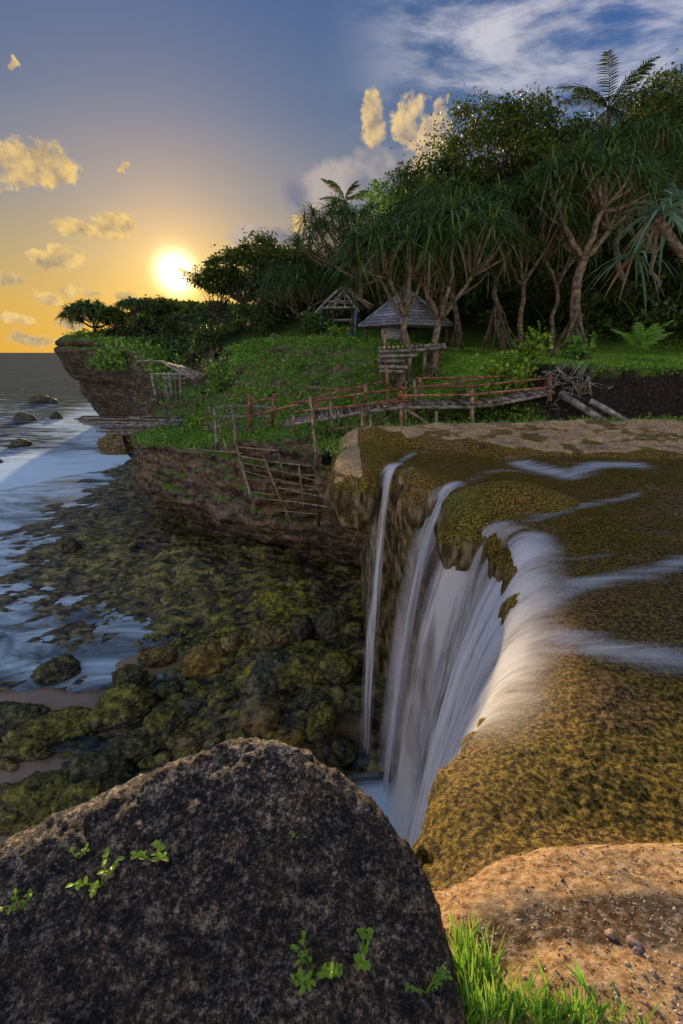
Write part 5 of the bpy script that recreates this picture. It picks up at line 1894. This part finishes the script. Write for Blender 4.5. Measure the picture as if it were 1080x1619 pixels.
def leaves_quads(C, size, rng, elong=1.6, nrm_bias=None):
    """diamond leaf faces at centres C"""
    n = len(C)
    d = rng.normal(size=(n, 3)); d[:, 2] *= .6
    d /= np.linalg.norm(d, axis=1, keepdims=True)
    s = np.cross(d, rng.normal(size=(n, 3))); s /= np.linalg.norm(s, axis=1, keepdims=True)
    L = (size * rng.uniform(.6, 1.3, n))[:, None]
    a = C - d * L * .5; b = C + d * L * .5
    m1 = C + s * L / elong * .5; m2 = C - s * L / elong * .5
    V = np.stack([a, m1, b, m2], 1).reshape(-1, 3)
    F = np.arange(n * 4).reshape(-1, 4)
    return V, F


def limb_path(p0, p1, rng, sag=-0.12, n=5, wob=0.05):
    t = np.linspace(0, 1, n)[:, None]
    P = p0 + (p1 - p0) * t
    L = np.linalg.norm(p1 - p0)
    P[:, 2] += sag * L * (4 * t * (1 - t))[:, 0]
    P[1:-1] += rng.normal(size=(n - 2, 3)) * wob * L * .5
    return P


def pandanus(base, fork, crown_c, crown_r, n_tip, leaf, label, seed, trunk_r=.11, roots=8, root_h=1.0, per=58, droop=.72, leaf_mat=None, bark=None, dead=0.07, group='pandanus trees on the slope', limbs=4, width=.04, parts_roots=True, lo=-.6):
    """world coordinates; parts: trunk with limbs, prop roots, crown"""
    rng = np.random.default_rng(seed)
    base, fork, crown_c = (np.array(tuple(v), float) for v in (base, fork, crown_c))
    t = empty('pandanus_tree', base)
    tag(t, label, 'pandanus', group)
    f, c = fork - base, crown_c - base
    cr = np.array(crown_r)
    mb = MB()
    tp_ = limb_path(np.zeros(3) - np.array((0, 0, .2)), f, rng, 0, 6, .06)
    mb.tube(tp_, np.linspace(trunk_r * 1.15, trunk_r * .85, 6), 8)
    # tips over the dome
    g = rng.uniform(0, 2 * np.pi)
    k = np.arange(n_tip)
    ph = k * 2.39996 + g
    rr = np.sqrt((k + .5) / n_tip)
    tips = np.stack([np.cos(ph) * rr * cr[0], np.sin(ph) * rr * cr[1], cr[2] * (np.sqrt(np.clip(1 - rr ** 2, 0, 1)) * 1.0 - .48) + rng.uniform(-.2, .2, n_tip) * cr[2]], 1) + c
    prim = []
    for j in range(limbs):
        a = g + j * 2 * np.pi / limbs + rng.uniform(-.35, .35)
        m = f + (c - f) * rng.uniform(.42, .62) + np.array((np.cos(a) * cr[0] * .38, np.sin(a) * cr[1] * .38, rng.uniform(-.2, .1) * cr[2]))
        prim.append(m)
        mb.tube(limb_path(f, m, rng, -.06, 5), np.linspace(trunk_r * .72, trunk_r * .5, 5), 6)
    prim = np.array(prim)
    sec = []
    for p in tips:
        j = int(np.argmin(np.linalg.norm(prim - p, axis=1)))
        q = prim[j] + (p - prim[j]) * .5
        mb.tube(limb_path(prim[j], p, rng, -.08, 4), np.linspace(trunk_r * .42, trunk_r * .22, 4), 5)
    mb.build('trunk', bark or M_BARK, t)
    # prop roots
    for j in range(roots):
        a = j * 2 * np.pi / max(roots, 1) + rng.uniform(-.3, .3)
        h = root_h * rng.uniform(.45, 1.0)
        s = tp_[0] + (f - tp_[0]) * min(.8, (h + .2) / max(np.linalg.norm(f), .5))
        r_ = root_h * rng.uniform(.22, .5)
        e = np.array((np.cos(a) * r_, np.sin(a) * r_, 0.0))
        gz = float(land(base[0] + e[0], base[1] + e[1])) - base[2] - .12
        e[2] = max(gz, -1.2)
        MB().tube(limb_path(s, e, rng, .05, 4, .03), np.linspace(trunk_r * .26, trunk_r * .2, 4), 5).build('prop_root', bark or M_BARK, t)
    # crown of strap leaves
    O, D, L = [], [], []
    Od, Dd, Ld = [], [], []
    for p in tips:
        outw = (p - c) / cr
        ax = np.array((outw[0] * .8, outw[1] * .8, .8))
        n = int(per * rng.uniform(.8, 1.2))
        O.append(np.repeat(p[None], n, 0) + rng.normal(size=(n, 3)) * .04)
        D.append(rosette_dirs(n, rng, lo, 1.0, ax))
        L.append(leaf * .95 * rng.uniform(.55, 1.2, n))
        nd = int(n * dead)
        if nd:
            Od.append(np.repeat(p[None], nd, 0) + rng.normal(size=(nd, 3)) * .05)
            Dd.append(rosette_dirs(nd, rng, -.75, .1))
            Ld.append(leaf * rng.uniform(.5, .95, nd))
    O, D, L = np.concatenate(O), np.concatenate(D), np.concatenate(L)
    V, F = straps(O, D, L, np.full(len(L), width) * rng.uniform(.7, 1.2, len(L)), droop * rng.uniform(.6, 1.3, len(L)), 5, rng=rng)
    link('crown', mesh_from('crown', V, F, leaf_mat or ML_PAND), t)
    if Od:
        O, D, L = np.concatenate(Od), np.concatenate(Dd), np.concatenate(Ld)
        V, F = straps(O, D, L, np.full(len(L), width * .8), 1.0 * np.ones(len(L)), 5, rng=rng)
        link('dead_leaves', mesh_from('dead_leaves', V, F, ML_DEAD), t)
    return t


def gpt(u, y, dz=0.0):
    """ground point on the upper land under picture column u at depth y"""
    x = (u - 540) / FPX * y / 1.03
    for _ in range(6):
        z = float(land(x, y))
        dy, dz_ = y, z - CAM_Z
        dep = dy * math.cos(PITCH) - dz_ * math.sin(PITCH)
        x = (u - 540) / FPX * dep
    return Vector((x, y, float(land(x, y)) + dz))


# the pandanus grove, named from the photograph
PN = [
    # base(u,y), fork(u,v,y), crown(u,v,y), r, tips, leaf, label
    ((905, 16.0), (925, 405, 16.2), (930, 300, 16.6), (2.0, 1.6, 1.35), 30, 1.25, 'tall pandanus with thick pale trunk and fanned prop roots on the lawn', dict(trunk_r=.16, roots=13, root_h=1.7, limbs=4)),
    ((636, 15.3), (642, 500, 15.4), (622, 405, 15.8), (1.6, 1.5, 1.15), 26, 1.2, 'left of the twin pandanus rising through the stilt platform', dict(trunk_r=.11, roots=12, root_h=1.1, limbs=5)),
    ((680, 15.6), (694, 505, 15.7), (715, 385, 16.2), (2.1, 1.7, 1.5), 36, 1.25, 'right of the twin pandanus rising through the stilt platform', dict(trunk_r=.12, roots=10, root_h=1.0, limbs=6)),
    ((822, 17.5), (828, 450, 17.6), (835, 345, 18), (1.8, 1.6, 1.3), 26, 1.2, 'slender pandanus with forked grey stem behind the bright shrub', dict(trunk_r=.09, roots=7, root_h=.9)),
    ((868, 18.3), (880, 450, 18.5), (882, 370, 18.8), (1.6, 1.4, 1.1), 20, 1.15, 'thin leaning pandanus left of the thick trunked one', dict(trunk_r=.08, roots=6, root_h=.8)),
    ((790, 18.5), (785, 440, 18.6), (770, 350, 19), (2.0, 1.6, 1.2), 26, 1.2, 'pandanus with hanging root curtain at the edge of the dark wood', dict(trunk_r=.10, roots=14, root_h=2.2)),
    ((560, 25.5), (572, 440, 25.8), (548, 370, 26), (2.7, 2.2, 1.7), 36, 1.35, 'tall dark pandanus towering over the roofless hut frame', dict(trunk_r=.15, roots=8, limbs=5)),
    ((470, 29.0), (478, 500, 29.0), (480, 462, 29.5), (2.6, 2.2, 1.7), 30, 1.4, 'dense pandanus left of the roofless hut with root bundle', dict(trunk_r=.15, roots=14, root_h=1.8)),
    ((1035, 19.5), (1035, 400, 19.5), (1030, 300, 20), (1.9, 1.6, 1.5), 26, 1.3, 'pandanus standing behind the long leaved one at the right edge', dict(trunk_r=.10, roots=5, leaf_mat=None)),
    ((985, 20.0), (985, 350, 20.2), (985, 245, 21), (2.2, 1.8, 1.4), 26, 1.3, 'high pandanus on the slope below the palm', dict(trunk_r=.12, roots=6)),
    ((720, 20.5), (720, 400, 20.6), (700, 335, 21), (2.3, 1.8, 1.2), 28, 1.2, 'pandanus crown filling the gap under the broadleaf tree', dict(trunk_r=.11, roots=6)),
]
sd = 500
for (bu, by), (fu, fv, fy), (cu, cv, cy), r, nt_, lf, lab, kw in PN:
    pandanus(gpt(bu, by), at(fu, fv, y=fy), at(cu, cv, y=cy), r, nt_, lf, lab, sd, **kw)
    sd += 11
# long leaved pandanus close at the right edge: each leaf its own part
ll = at(1046, 335, y=11.5)
t = empty('pandanus_tree', (ll.x + 6.2, 15.5, float(land(ll.x + 6.2, 15.5))))
tag(t, 'long leaved pandanus with drooping blue green straps at the right edge', 'pandanus', 'pandanus trees on the slope')
rng = np.random.default_rng(77)
mbt = MB()
mbt.tube([rel(t, t.location), rel(t, ll.lerp(t.location, .5) + Vector((.15, .1, 0))), rel(t, ll + Vector((0, .1, -.1)))], [.12, .10, .09], 8)
mbt.build('trunk', M_BARK, t)
for hub, n in ((ll, 44), (ll + Vector((-.25, .3, -.75)), 26), (ll + Vector((.6, .5, .35)), 30)):
    D = rosette_dirs(n, rng, -.45, 1.0)
    for k in range(n):
        O = np.array(rel(t, hub))[None]
        V, F = straps(O, D[k:k + 1], np.array([rng.uniform(.8, 1.25)]), np.array([rng.uniform(.06, .09)]), np.array([rng.uniform(.5, 1.0)]), 7, rng=rng)
        dead = D[k, 2] < -.28
        link('leaf', mesh_from('leaf', V, F, ML_DEAD if dead else ML_PANDL), t)


# broadleaf tree on the skyline
def broadleaf(base, crown_c, cr, n_clump, n_leaf, lsize, label, seed, mat=None, trunk_r=.22, group='broadleaf trees on the hill', clump=.5):
    rng = np.random.default_rng(seed)
    base, c = np.array(tuple(base)), np.array(tuple(crown_c))
    t = empty('broadleaf_tree', base)
    tag(t, label, 'tree', group)
    c = c - base
    cr = np.array(cr)
    mb = MB()
    fk = c * np.array((.6, .6, .55))
    mb.tube(limb_path(np.array((0, 0, -.4)), fk, rng, 0, 5, .05), np.linspace(trunk_r, trunk_r * .7, 5), 7)
    d = rng.normal(size=(n_clump, 3)); d /= np.linalg.norm(d, axis=1, keepdims=True)
    rad = rng.uniform(.35, 1.0, n_clump) ** .6
    K = d * rad[:, None] * cr + c
    K[:, 2] = np.maximum(K[:, 2], c[2] - cr[2] * .55)
    for p in K:
        mb.tube(limb_path(fk, p, rng, -.05, 4, .08), [trunk_r * .32, trunk_r * .22, trunk_r * .12, trunk_r * .05], 4, caps=False)
    mb.build('trunk', M_BARKD, t)
    n = int(n_leaf / n_clump)
    C = []
    for p in K:
        s = clump * rng.uniform(.6, 1.3)
        q = rng.normal(size=(n, 3)) * np.array((s, s, s * .42))
        C.append(p + q)
    V, F = leaves_quads(np.concatenate(C), lsize, rng)
    link('crown', mesh_from('crown', V, F, mat or ML_TREE), t)
    return t


broadleaf(gpt(800, 25.5), at(808, 252, y=26), (4.0, 2.6, 2.3), 95, 30000, .145, 'big spreading broadleaf tree against the sky above the pandanus grove', 601)
broadleaf(gpt(690, 27), at(688, 300, y=27), (2.0, 1.8, 1.2), 26, 6000, .17, 'lower rounded tree left of the big broadleaf tree', 602)
broadleaf(gpt(648, 27.5), at(640, 322, y=28), (1.6, 1.4, 1.0), 20, 4500, .16, 'yellowish bushy tree at the left foot of the skyline trees', 603, ML_SLOPE)
broadleaf(gpt(1075, 24), at(1085, 195, y=25), (2.2, 2.0, 1.6), 40, 9000, .17, 'dark leafy tree at the top right corner of the hill', 604)
broadleaf(gpt(1030, 28), at(1040, 180, y=28), (2.0, 1.8, 1.2), 30, 7000, .16, 'rounded tree below the windblown palm', 605)
broadleaf(gpt(380, 42), at(388, 428, y=43), (3.4, 2.6, 1.9), 40, 9000, .26, 'rounded tree on the skyline right of the sun', 606, group='broadleaf trees on the hill')
broadleaf(gpt(440, 40), at(440, 410, y=40), (3.0, 2.6, 1.7), 36, 8000, .25, 'taller rounded tree on the ridge between sun and grove', 607)
broadleaf(gpt(345, 46), at(345, 446, y=46), (2.0, 1.8, 1.2), 24, 5000, .24, 'small round tree beside the sun on the ridge', 608)
pandanus(at(150, 535, y=58), at(150, 518, y=58), at(146, 497, y=58), (3.2, 2.8, 2.0), 60, 1.2, 'umbrella shaped pandanus on top of the headland cliff', 621, trunk_r=.2, roots=6, bark=M_BARKD, group='trees on the headland', width=.13, per=40)
pandanus(at(212, 515, y=56), at(212, 493, y=56), at(212, 482, y=56), (1.7, 1.5, .7), 22, 1.0, 'small flat topped pandanus behind the headland', 622, trunk_r=.16, roots=4, bark=M_BARKD, group='trees on the headland', width=.12, per=36)


broadleaf(gpt(250, 60), at(252, 486, y=60), (2.6, 2.0, 1.0), 20, 3500, .32, 'low bushy tree on the ridge left of the sun', 609, trunk_r=.15)
broadleaf(gpt(186, 57), at(184, 503, y=57), (2.0, 1.6, .9), 14, 2400, .30, 'low bush between the two headland pandanus', 610, trunk_r=.12)


# palms: every frond a part
def frond(L, n, rng, droop, lw=.035, ll=.5, blow=0.0):
    mb_ = MB()
    t = np.linspace(0, 1, 9)
    sp = np.stack([t * L, 0 * t, .35 * L * t - droop * L * t ** 2], 1)
    mb_.tube(sp, np.linspace(.022, .006, 9), 4)
    s = np.repeat(np.linspace(.12, .99, n), 2)
    O = np.stack([np.interp(s, t, sp[:, i]) for i in range(3)], 1)
    sg = np.tile([1, -1], n)
    D = np.stack([.75 + 0 * s, sg * 1.0, -.15 - .25 * rng.random(2 * n) + blow], 1)
    l = ll * L * np.sin(np.clip(s, .05, 1) * np.pi * .82 + .25) * rng.uniform(.8, 1.1, 2 * n)
    V, F = straps(O, D, l * .5, np.full(2 * n, lw), rng.uniform(.2, .5, 2 * n), 4, rng=rng)
    mb_.add(V, F)
    return mb_


def palm(base, top, n, L, droop, label, seed, mat, r=.11, lw=.04, up=.5, sway=0.0, group='palms'):
    rng = np.random.default_rng(seed)
    t = empty('palm_tree', base)
    tag(t, label, 'palm', group)
    tp_ = Vector(top) - Vector(base)
    if tp_.length > .4:
        MB().tube(limb_path(np.array((0, 0, -.3)), np.array(tp_), rng, 0, 5, .03), np.linspace(r, r * .7, 5), 7).build('trunk', M_BARKD, t)
    for k in range(n):
        o_ = frond(L * rng.uniform(.8, 1.1), 22, rng, droop * rng.uniform(.7, 1.3), lw).build('frond', mat, t)
        o_.location = tp_
        o_.rotation_euler = (rng.uniform(-.2, .2), -rng.uniform(up - .35, up + .45), k * math.tau / n + rng.uniform(-.25, .25) + sway)
    return t


b_ = gpt(1008, 15.0)
palm(b_, b_ + Vector((0, 0, .25)), 9, 1.25, .55, 'young bright green coconut palm on the lawn', 641, ML_PALM, .05, .035, .75)
palm(gpt(955, 26), at(962, 172, y=26), 13, 2.4, .55, 'windblown coconut palm dark against the sky', 642, ML_WOOD, .13, .06, .35)
palm(gpt(545, 33), at(545, 318, y=33), 9, 1.7, .5, 'small palm head poking above the wood on the skyline', 643, ML_TREE, .12, .06, .3)
palm(gpt(598, 31), at(598, 318, y=31), 8, 1.5, .5, 'second small palm head right of the first on the skyline', 644, ML_SLOPE, .12, .06, .3)


# woodland that covers the hill: a mass of leaf clumps
def woodland():
    rng = np.random.default_rng(9)
    C, S = [], []
    CS, DS, LS = [], [], []
    n = 0
    Yc = 17.5 + 112 * rng.random(16000) ** 1.9
    Xc = rng.uniform(-56, 30, 16000) 
    YH = np.interp(Xc, [-20, -14, -8, 0, 5, 8, 12, 18], [44, 38, 31, 25.5, 21.5, 19.5, 18.0, 16])
    YH = np.where(Xc < -14, 40 + (-14 - Xc) * .85, YH)
    okc = (np.abs(Xc) < Yc * .85 + 2) & ~((Xc > 2) & (Yc > 52)) & ~((Xc > -8) & (Yc > 60)) & (Yc > YH + .3) & ~((Yc > 40) & (rng.random(16000) < .3)) & (poly_sdf(Xc, Yc, COAST) < -2.2)
    Xc, Yc, YH = Xc[okc], Yc[okc], YH[okc]
    Zc = land(Xc, Yc)
    for x, y, yh, z in zip(Xc, Yc, YH, Zc):
        r = rng.uniform(.7, 1.25) * (1.25 if y > 34 else 1.0)
        hgt = rng.uniform(.4, 1.7) + (0.9 if y - yh > 3 else 0)
        if y > 78:
            hgt, r = hgt * .8, r * 1.6
        elif x < -21:
            k_ = float(vnoise(np.array([x * .35]), np.array([y * .35]), seed=77)[0])
            hgt *= .12 + .5 * max(0, k_); r *= .55 + .3 * max(0, k_)
        elif x < -6.5 and y < 58:
            hgt *= .5; r *= .8
        n += 1
        strap_kind = y < 60 and (rng.random() < (.55 if x > -6 and y < 36 else .2))
        if strap_kind:
            k = 46
            p = np.array((x, y, z + hgt))
            CS.append(np.repeat(p[None], k, 0) + rng.normal(size=(k, 3)) * .25 * r)
            DS.append(rosette_dirs(k, rng, -.3, 1.0))
            LS.append(rng.uniform(.7, 1.25, k) * (1.25 if y > 34 else 1))
        else:
            k = 85 if y < 34 else 60
            q = rng.normal(size=(k, 3)); q /= np.linalg.norm(q, axis=1, keepdims=True)
            q[:, 2] = np.abs(q[:, 2]) - .3
            C.append(np.array((x, y, z + hgt * .6)) + q * r * rng.uniform(.6, 1.05, (k, 1)))
            S.append(np.full(k, .22 if y < 30 else .30 if y < 42 else .42 if y < 78 else .75))
        if n >= 2500:
            break
    C = np.concatenate(C); S = np.concatenate(S)
    V1, F1 = leaves_quads(C, S, rng)
    CS, DS, LS = np.concatenate(CS), np.concatenate(DS), np.concatenate(LS)
    V2, F2 = straps(CS, DS, LS, np.where(CS[:, 1] > 32, .085, .05), .7 * np.ones(len(LS)), 4, rng=rng)
    o = link('woodland_foliage', mesh_from('woodland_foliage', np.concatenate([V1, V2]), np.concatenate([F1, F2 + len(V1)]), ML_WOOD))
    tag(o, 'dark tangled woodland covering the hill up to the ridge', 'woodland', kind='stuff')


woodland()


# low plants on the slope, bank and headland
def undergrowth():
    rng = np.random.default_rng(19)
    C, S = [], []
    O, D, L, W = [], [], [], []

    def leafy(x, y, z, n, h, r, s):
        q = rng.normal(size=(n, 3)) * np.array((r, r, h * .5))
        q[:, 2] = np.abs(q[:, 2])
        C.append(np.array((x, y, z)) + q); S.append(np.full(n, s))
    x, y = rng.uniform(-10.5, 3.5, 3600), rng.uniform(13.5, 29, 3600)
    nz = fbm(x * .45, y * .45, octaves=3, seed=191)
    ok = (poly_sdf(x, y, COAST) < -.15) & (y < 20 + (3.5 - x) * .9) & (nz > -.3)
    z = land(x, y)
    for i in np.nonzero(ok)[0]:
        leafy(x[i], y[i], z[i], 24, .12 + .35 * max(nz[i], 0), .26, .085 + .03 * rng.random())
    x, y = rng.uniform(-1.6, .1, 160), rng.uniform(9.6, 13.5, 160)       # top of the cliff by the block
    z = land(x, y)
    for i in np.nonzero(poly_sdf(x, y, COAST) < 0)[0]:
        leafy(x[i], y[i], z[i], 24, .12, .2, .07)
    x, y = rng.uniform(-.5, 9.6, 420), rng.uniform(11.6, 13.4, 420)      # foot of the bank, under the bridge
    ok = slope_xy(x, y) < 1.3
    z = land(x, y)
    for i in np.nonzero(ok)[0]:
        leafy(x[i], y[i], z[i], 26, .14, .22, .075)
    x, y = rng.uniform(-31, -12, 420), rng.uniform(34, 62, 420)          # headland shelf shrubs
    d_ = poly_sdf(x, y, COAST)
    z = land(x, y)
    for i in np.nonzero((d_ < -.8) & (d_ > -9))[0]:
        leafy(x[i], y[i], z[i], 60, .8 if x[i] > -22 else .35, .9, .30)
    C_, S_ = np.concatenate(C), np.concatenate(S)
    V1, F1 = leaves_quads(C_, S_, rng, 1.5)
    o = link('undergrowth', mesh_from('undergrowth', V1, F1, ML_SLOPE))
    tag(o, 'low leafy undergrowth on the slope and bank', 'undergrowth', kind='stuff')


undergrowth()


def blades(P, h, rng, wd=.012, lean=.45):
    n = len(P)
    a = rng.uniform(0, 2 * np.pi, n)
    D = np.stack([np.cos(a) * lean * rng.random(n), np.sin(a) * lean * rng.random(n), np.ones(n)], 1)
    return straps(P, D, h, np.full(n, wd) * rng.uniform(.7, 1.3, n), rng.uniform(0, .35, n), 3, rng=rng)


def lawn():
    rng = np.random.default_rng(23)
    n = 90000
    y = 12.3 + 8.5 * rng.random(n) ** 1.2
    x = rng.uniform(-7, 13.5, n)
    ok = (np.abs(x) < y * .82) & (slope_xy(x, y) < .75) & (poly_sdf(x, y, COAST) < -.3) & ~((y < 14.2) & (x > .5) & (x < 6.2))
    keepn = fbm(x * .6, y * .6, octaves=3, seed=231) > -.35
    x, y = x[ok & keepn], y[ok & keepn]
    P = np.stack([x, y, land(x, y) - .02], 1)
    V1, F1 = blades(P, rng.uniform(.07, .17, len(P)), rng, .022)
    n = 14000                  # strip of grass along the foot of the bank
    x = rng.uniform(-.4, 10.2, n)
    y = rng.uniform(11.5, 12.6, n) + .5 * rng.random(n)
    ok = (slope_xy(x, y) < 1.2) & (fbm(x * .8, y * .8, octaves=2, seed=233) > -.4)
    P = np.stack([x[ok], y[ok], land(x[ok], y[ok]) - .02], 1)
    V2, F2 = blades(P, rng.uniform(.08, .24, len(P)), rng, .018)
    o = link('grass', mesh_from('grass', np.concatenate([V1, V2]), np.concatenate([F1, F2 + len(V1)]), ML_GRASS))
    tag(o, 'short green grass on the lawn and along the bank', 'grass', kind='stuff')


lawn()


# bright round leaved shrub in front of the grove
def shrub(base, r, n, s, label, seed, mat, h=1.0, group='shrubs'):
    rng = np.random.default_rng(seed)
    t = empty('shrub', base)
    tag(t, label, 'shrub', group)
    mb_ = MB()
    K = []
    for k in range(16):
        a = rng.uniform(0, math.tau)
        e = np.array((math.cos(a) * r * rng.uniform(.3, 1), math.sin(a) * r * .7 * rng.uniform(.3, 1), h * rng.uniform(.35, 1)))
        mb_.tube(limb_path(np.zeros(3), e, rng, .05, 4), [.02, .016, .012, .006], 4)
        K.append(e)
    mb_.build('stem', M_BARKD, t)
    K = np.array(K)
    i = rng.integers(0, 16, n)
    f = rng.uniform(.35, 1.1, n)[:, None]
    C = K[i] * f + rng.normal(size=(n, 3)) * .14 * r
    C[:, 2] = np.abs(C[:, 2])
    V, F = leaves_quads(C, s, rng, 1.15)
    link('crown', mesh_from('crown', V, F, mat), t)
    return t


shrub(gpt(800, 13.8), 1.1, 900, .13, 'bright yellow green shrub in front of the pandanus grove', 701, ML_BRIGHT, 1.15)
shrub(gpt(770, 13.4), .7, 420, .12, 'smaller bright shrub behind the footbridge rail', 702, ML_BRIGHT, .8)
shrub(gpt(845, 14.6), .7, 420, .12, 'bright shrub touching the brush pile side of the big shrub', 703, ML_BRIGHT, .9)
shrub(gpt(918, 15.2), .45, 160, .17, 'broad leaved plant at the foot of the thick pandanus trunk', 704, ML_PALM, .8)
shrub(gpt(540, 22.2), .6, 350, .12, 'bright shrub in front of the roofless hut frame', 705, ML_BRIGHT, .6)
shrub(gpt(350, 22.5), .9, 600, .13, 'tall leafy bush on the slope left of the path railing', 706, ML_SLOPE, 1.5)
shrub(gpt(318, 21.5), .8, 500, .12, 'light green bush on the cliff edge by the lean-to', 707, ML_BRIGHT, .8)
shrub(at(195, 585, y=48), 3.0, 1500, .35, 'rounded green bush on the headland shelf', 708, ML_SLOPE, 2.0)
shrub(gpt(500, 24.0), .9, 700, .14, 'dense bluish bush left of the roofless hut', 709, ML_PAND, 1.2)


# ------------------------------------------------------------------ foreground plants
def small_plant(loc, n, size, leaf, label, seed, mat, group='small plants on the boulder', nrm_v=None):
    rng = np.random.default_rng(seed)
    t = empty('small_plant', loc)
    tag(t, label, 'plant', group)
    mb_ = MB()
    tips = []
    n = int(n * 1.6)
    ns = max(3, n // 6)
    for k in range(ns):
        a = rng.uniform(0, math.tau)
        e = np.array((math.cos(a) * size * .5, math.sin(a) * size * .4, size * rng.uniform(.35, .7)))
        mb_.tube(limb_path(np.zeros(3), e, rng, .05, 4), [.0022, .002, .0016, .001], 4)
        tips.append(e)
    mb_.build('stem', mat, t)
    for k in range(n):
        e = tips[k % ns]
        f = rng.uniform(.35, 1.0)
        a = rng.uniform(0, math.tau)
        D = np.array((math.cos(a), math.sin(a), rng.uniform(.1, .9)))
        D /= np.linalg.norm(D)
        L = leaf * .8 * rng.uniform(.7, 1.2)
        sd_ = np.cross(D, (0, 0, 1.0)); sd_ /= np.linalg.norm(sd_)
        up = np.cross(sd_, D)
        s = np.array([0, .2, .5, .8, 1.0])
        w = np.array([.06, .18, .28, .22, .02]) * L
        P = e * f + D * (s * L)[:, None] + up * (-.25 * L * s ** 2)[:, None]
        A = P - sd_ * w[:, None] + up * (w * .35)[:, None]
        B = P + sd_ * w[:, None] + up * (w * .35)[:, None]
        V = np.stack([A, P, B], 1).reshape(-1, 3)
        i = np.arange(4) * 3
        F = np.concatenate([np.stack([i, i + 1, i + 4, i + 3], 1), np.stack([i + 1, i + 2, i + 5, i + 4], 1)])
        link('leaf', mesh_from('leaf', V, F, mat), t)


for (u, v, w, n, lf, lab, m) in [(245, 1362, 38, 12, .030, 'bright five armed sprout in the middle of the boulder', ML_BRIGHT),
                                 (160, 1402, 52, 18, .026, 'double tuft of small leaves left of the bright sprout', ML_BRIGHT),
                                 (34, 1437, 30, 10, .022, 'little yellowish sprout near the left edge of the boulder', ML_BRIGHT),
                                 (125, 1357, 22, 7, .020, 'tiny green sprout above the double tuft', ML_BRIGHT),
                                 (496, 1540, 66, 34, .024, 'dense succulent tuft with pinkish tips low on the boulder', ML_BRIGHT),
                                 (570, 1515, 46, 16, .026, 'upright round leaved sprig right of the succulent tuft', ML_BRIGHT),
                                 (463, 1322, 10, 5, .012, 'single speck of green on the dark side of the boulder', ML_BRIGHT),
                                 (672, 1570, 50, 16, .020, 'sprig at the lower right foot of the boulder', ML_SLOPE)]:
    loc, nn = px_hit(BOULDER_BVH, u, v)
    if loc is None:
        loc = at(u, v, z=6.8)
    dist = (loc - Vector((0, 0, CAM_Z))).length
    small_plant(loc, n, w / FPX * dist, lf, lab, int(u * 7 + v), m)


def foreground_grass():
    rng = np.random.default_rng(31)
    P, H, W = [], [], []
    for (u, v, n, h, su, sv) in [(735, 1500, 50, .17, 16, 30), (740, 1530, 90, .19, 28, 25), (790, 1560, 80, .16, 45, 28), (860, 1585, 70, .13, 45, 22), (930, 1600, 40, .12, 40, 16), (720, 1600, 90, .15, 30, 18), (800, 1600, 150, .14, 70, 12), (900, 1612, 70, .12, 60, 8), (740, 1470, 14, .12, 12, 20)]:
        for _ in range(n):
            l, nn = px_hit(NEAR_BVH, u + rng.normal() * su, v + abs(rng.normal()) * sv)
            if l is None:
                continue
            P.append(np.array(l)); H.append(h * rng.uniform(.45, 1.15)); W.append(rng.uniform(.003, .0075))
    P = np.array(P)
    n = len(P)
    a = rng.uniform(0, math.tau, n)
    D = np.stack([np.cos(a) * .5 * rng.random(n), np.sin(a) * .5 * rng.random(n) + .12, np.ones(n)], 1)
    V, F = straps(P, D, np.array(H), np.array(W), rng.uniform(.05, .55, n), 6, rng=rng)
    o = link('grass_tuft', mesh_from('grass_tuft', V, F, ML_GRASS))
    tag(o, 'tuft of fresh green grass at the right foot of the big boulder', 'grass', kind='stuff')
    # a few broad blades that stand out
    for (u, v, h, dx, lab) in [(735, 1545, .26, -.45, 'broad grass blade leaning over the boulder edge'), (722, 1500, .17, .1, 'upright broad grass blade beside the boulder'), (930, 1570, .17, -.5, 'bent grass stalk with narrow leaves on the sand')]:
        l, nn = px_hit(NEAR_BVH, u, v)
        l = l or at(u, v, z=6.75)
        t = empty('grass_plant', l)
        tag(t, lab, 'grass', 'single grass plants')
        for k in range(4):
            Dv = np.array([[dx + rng.uniform(-.25, .25), .25 + rng.uniform(-.2, .2), 1.0]])
            V, F = straps(np.zeros((1, 3)), Dv, np.array([h * rng.uniform(.6, 1.0)]), np.array([.012]), np.array([.25]), 7, rng=rng)
            link('blade', mesh_from('blade', V, F, ML_GRASS), t)
    # reddish weeds
    for (u, v, lab) in [(712, 1585, 'reddish weed among the grass by the boulder'), (700, 1600, 'dark red sprig at the lower edge by the boulder')]:
        l, nn = px_hit(NEAR_BVH, u, v)
        l = l or at(u, v, z=6.75)
        small_plant(l, 22, .07, .014, lab, int(u + v), ML_RED, 'reddish weeds')


foreground_grass()


# loose grit on the sandy bank
def grit():
    rng = np.random.default_rng(41)
    D, F = ico(1)
    VA, FA, n0 = [], [], 0
    for _ in range(1700):
        u, v = rng.uniform(690, 1090), rng.uniform(1300, 1625)
        l, nn = px_hit(NEAR_BVH, u, v)
        if l is None or l.y > 1.42 or l.z < 6.3:
            continue
        s_ = .0022 + .006 * rng.random() ** 4
        q = D * s_ * rng.uniform(.6, 1.2, (1, 3)) * (1 + .25 * rng.normal(size=(len(D), 1)))
        VA.append(q + np.array(l)); FA.append(F + n0); n0 += len(q)
    o = link('gravel', mesh_from('gravel', np.concatenate(VA), np.concatenate(FA), M_GRIT, False))
    tag(o, 'fine loose grit scattered on the sandy bank', 'gravel', kind='stuff')


M_GRIT = leaf_material('grit', (0.05, 0.035, 0.025), (0.30, 0.20, 0.12), (0.55, 0.46, 0.36), .0, .8)
grit()
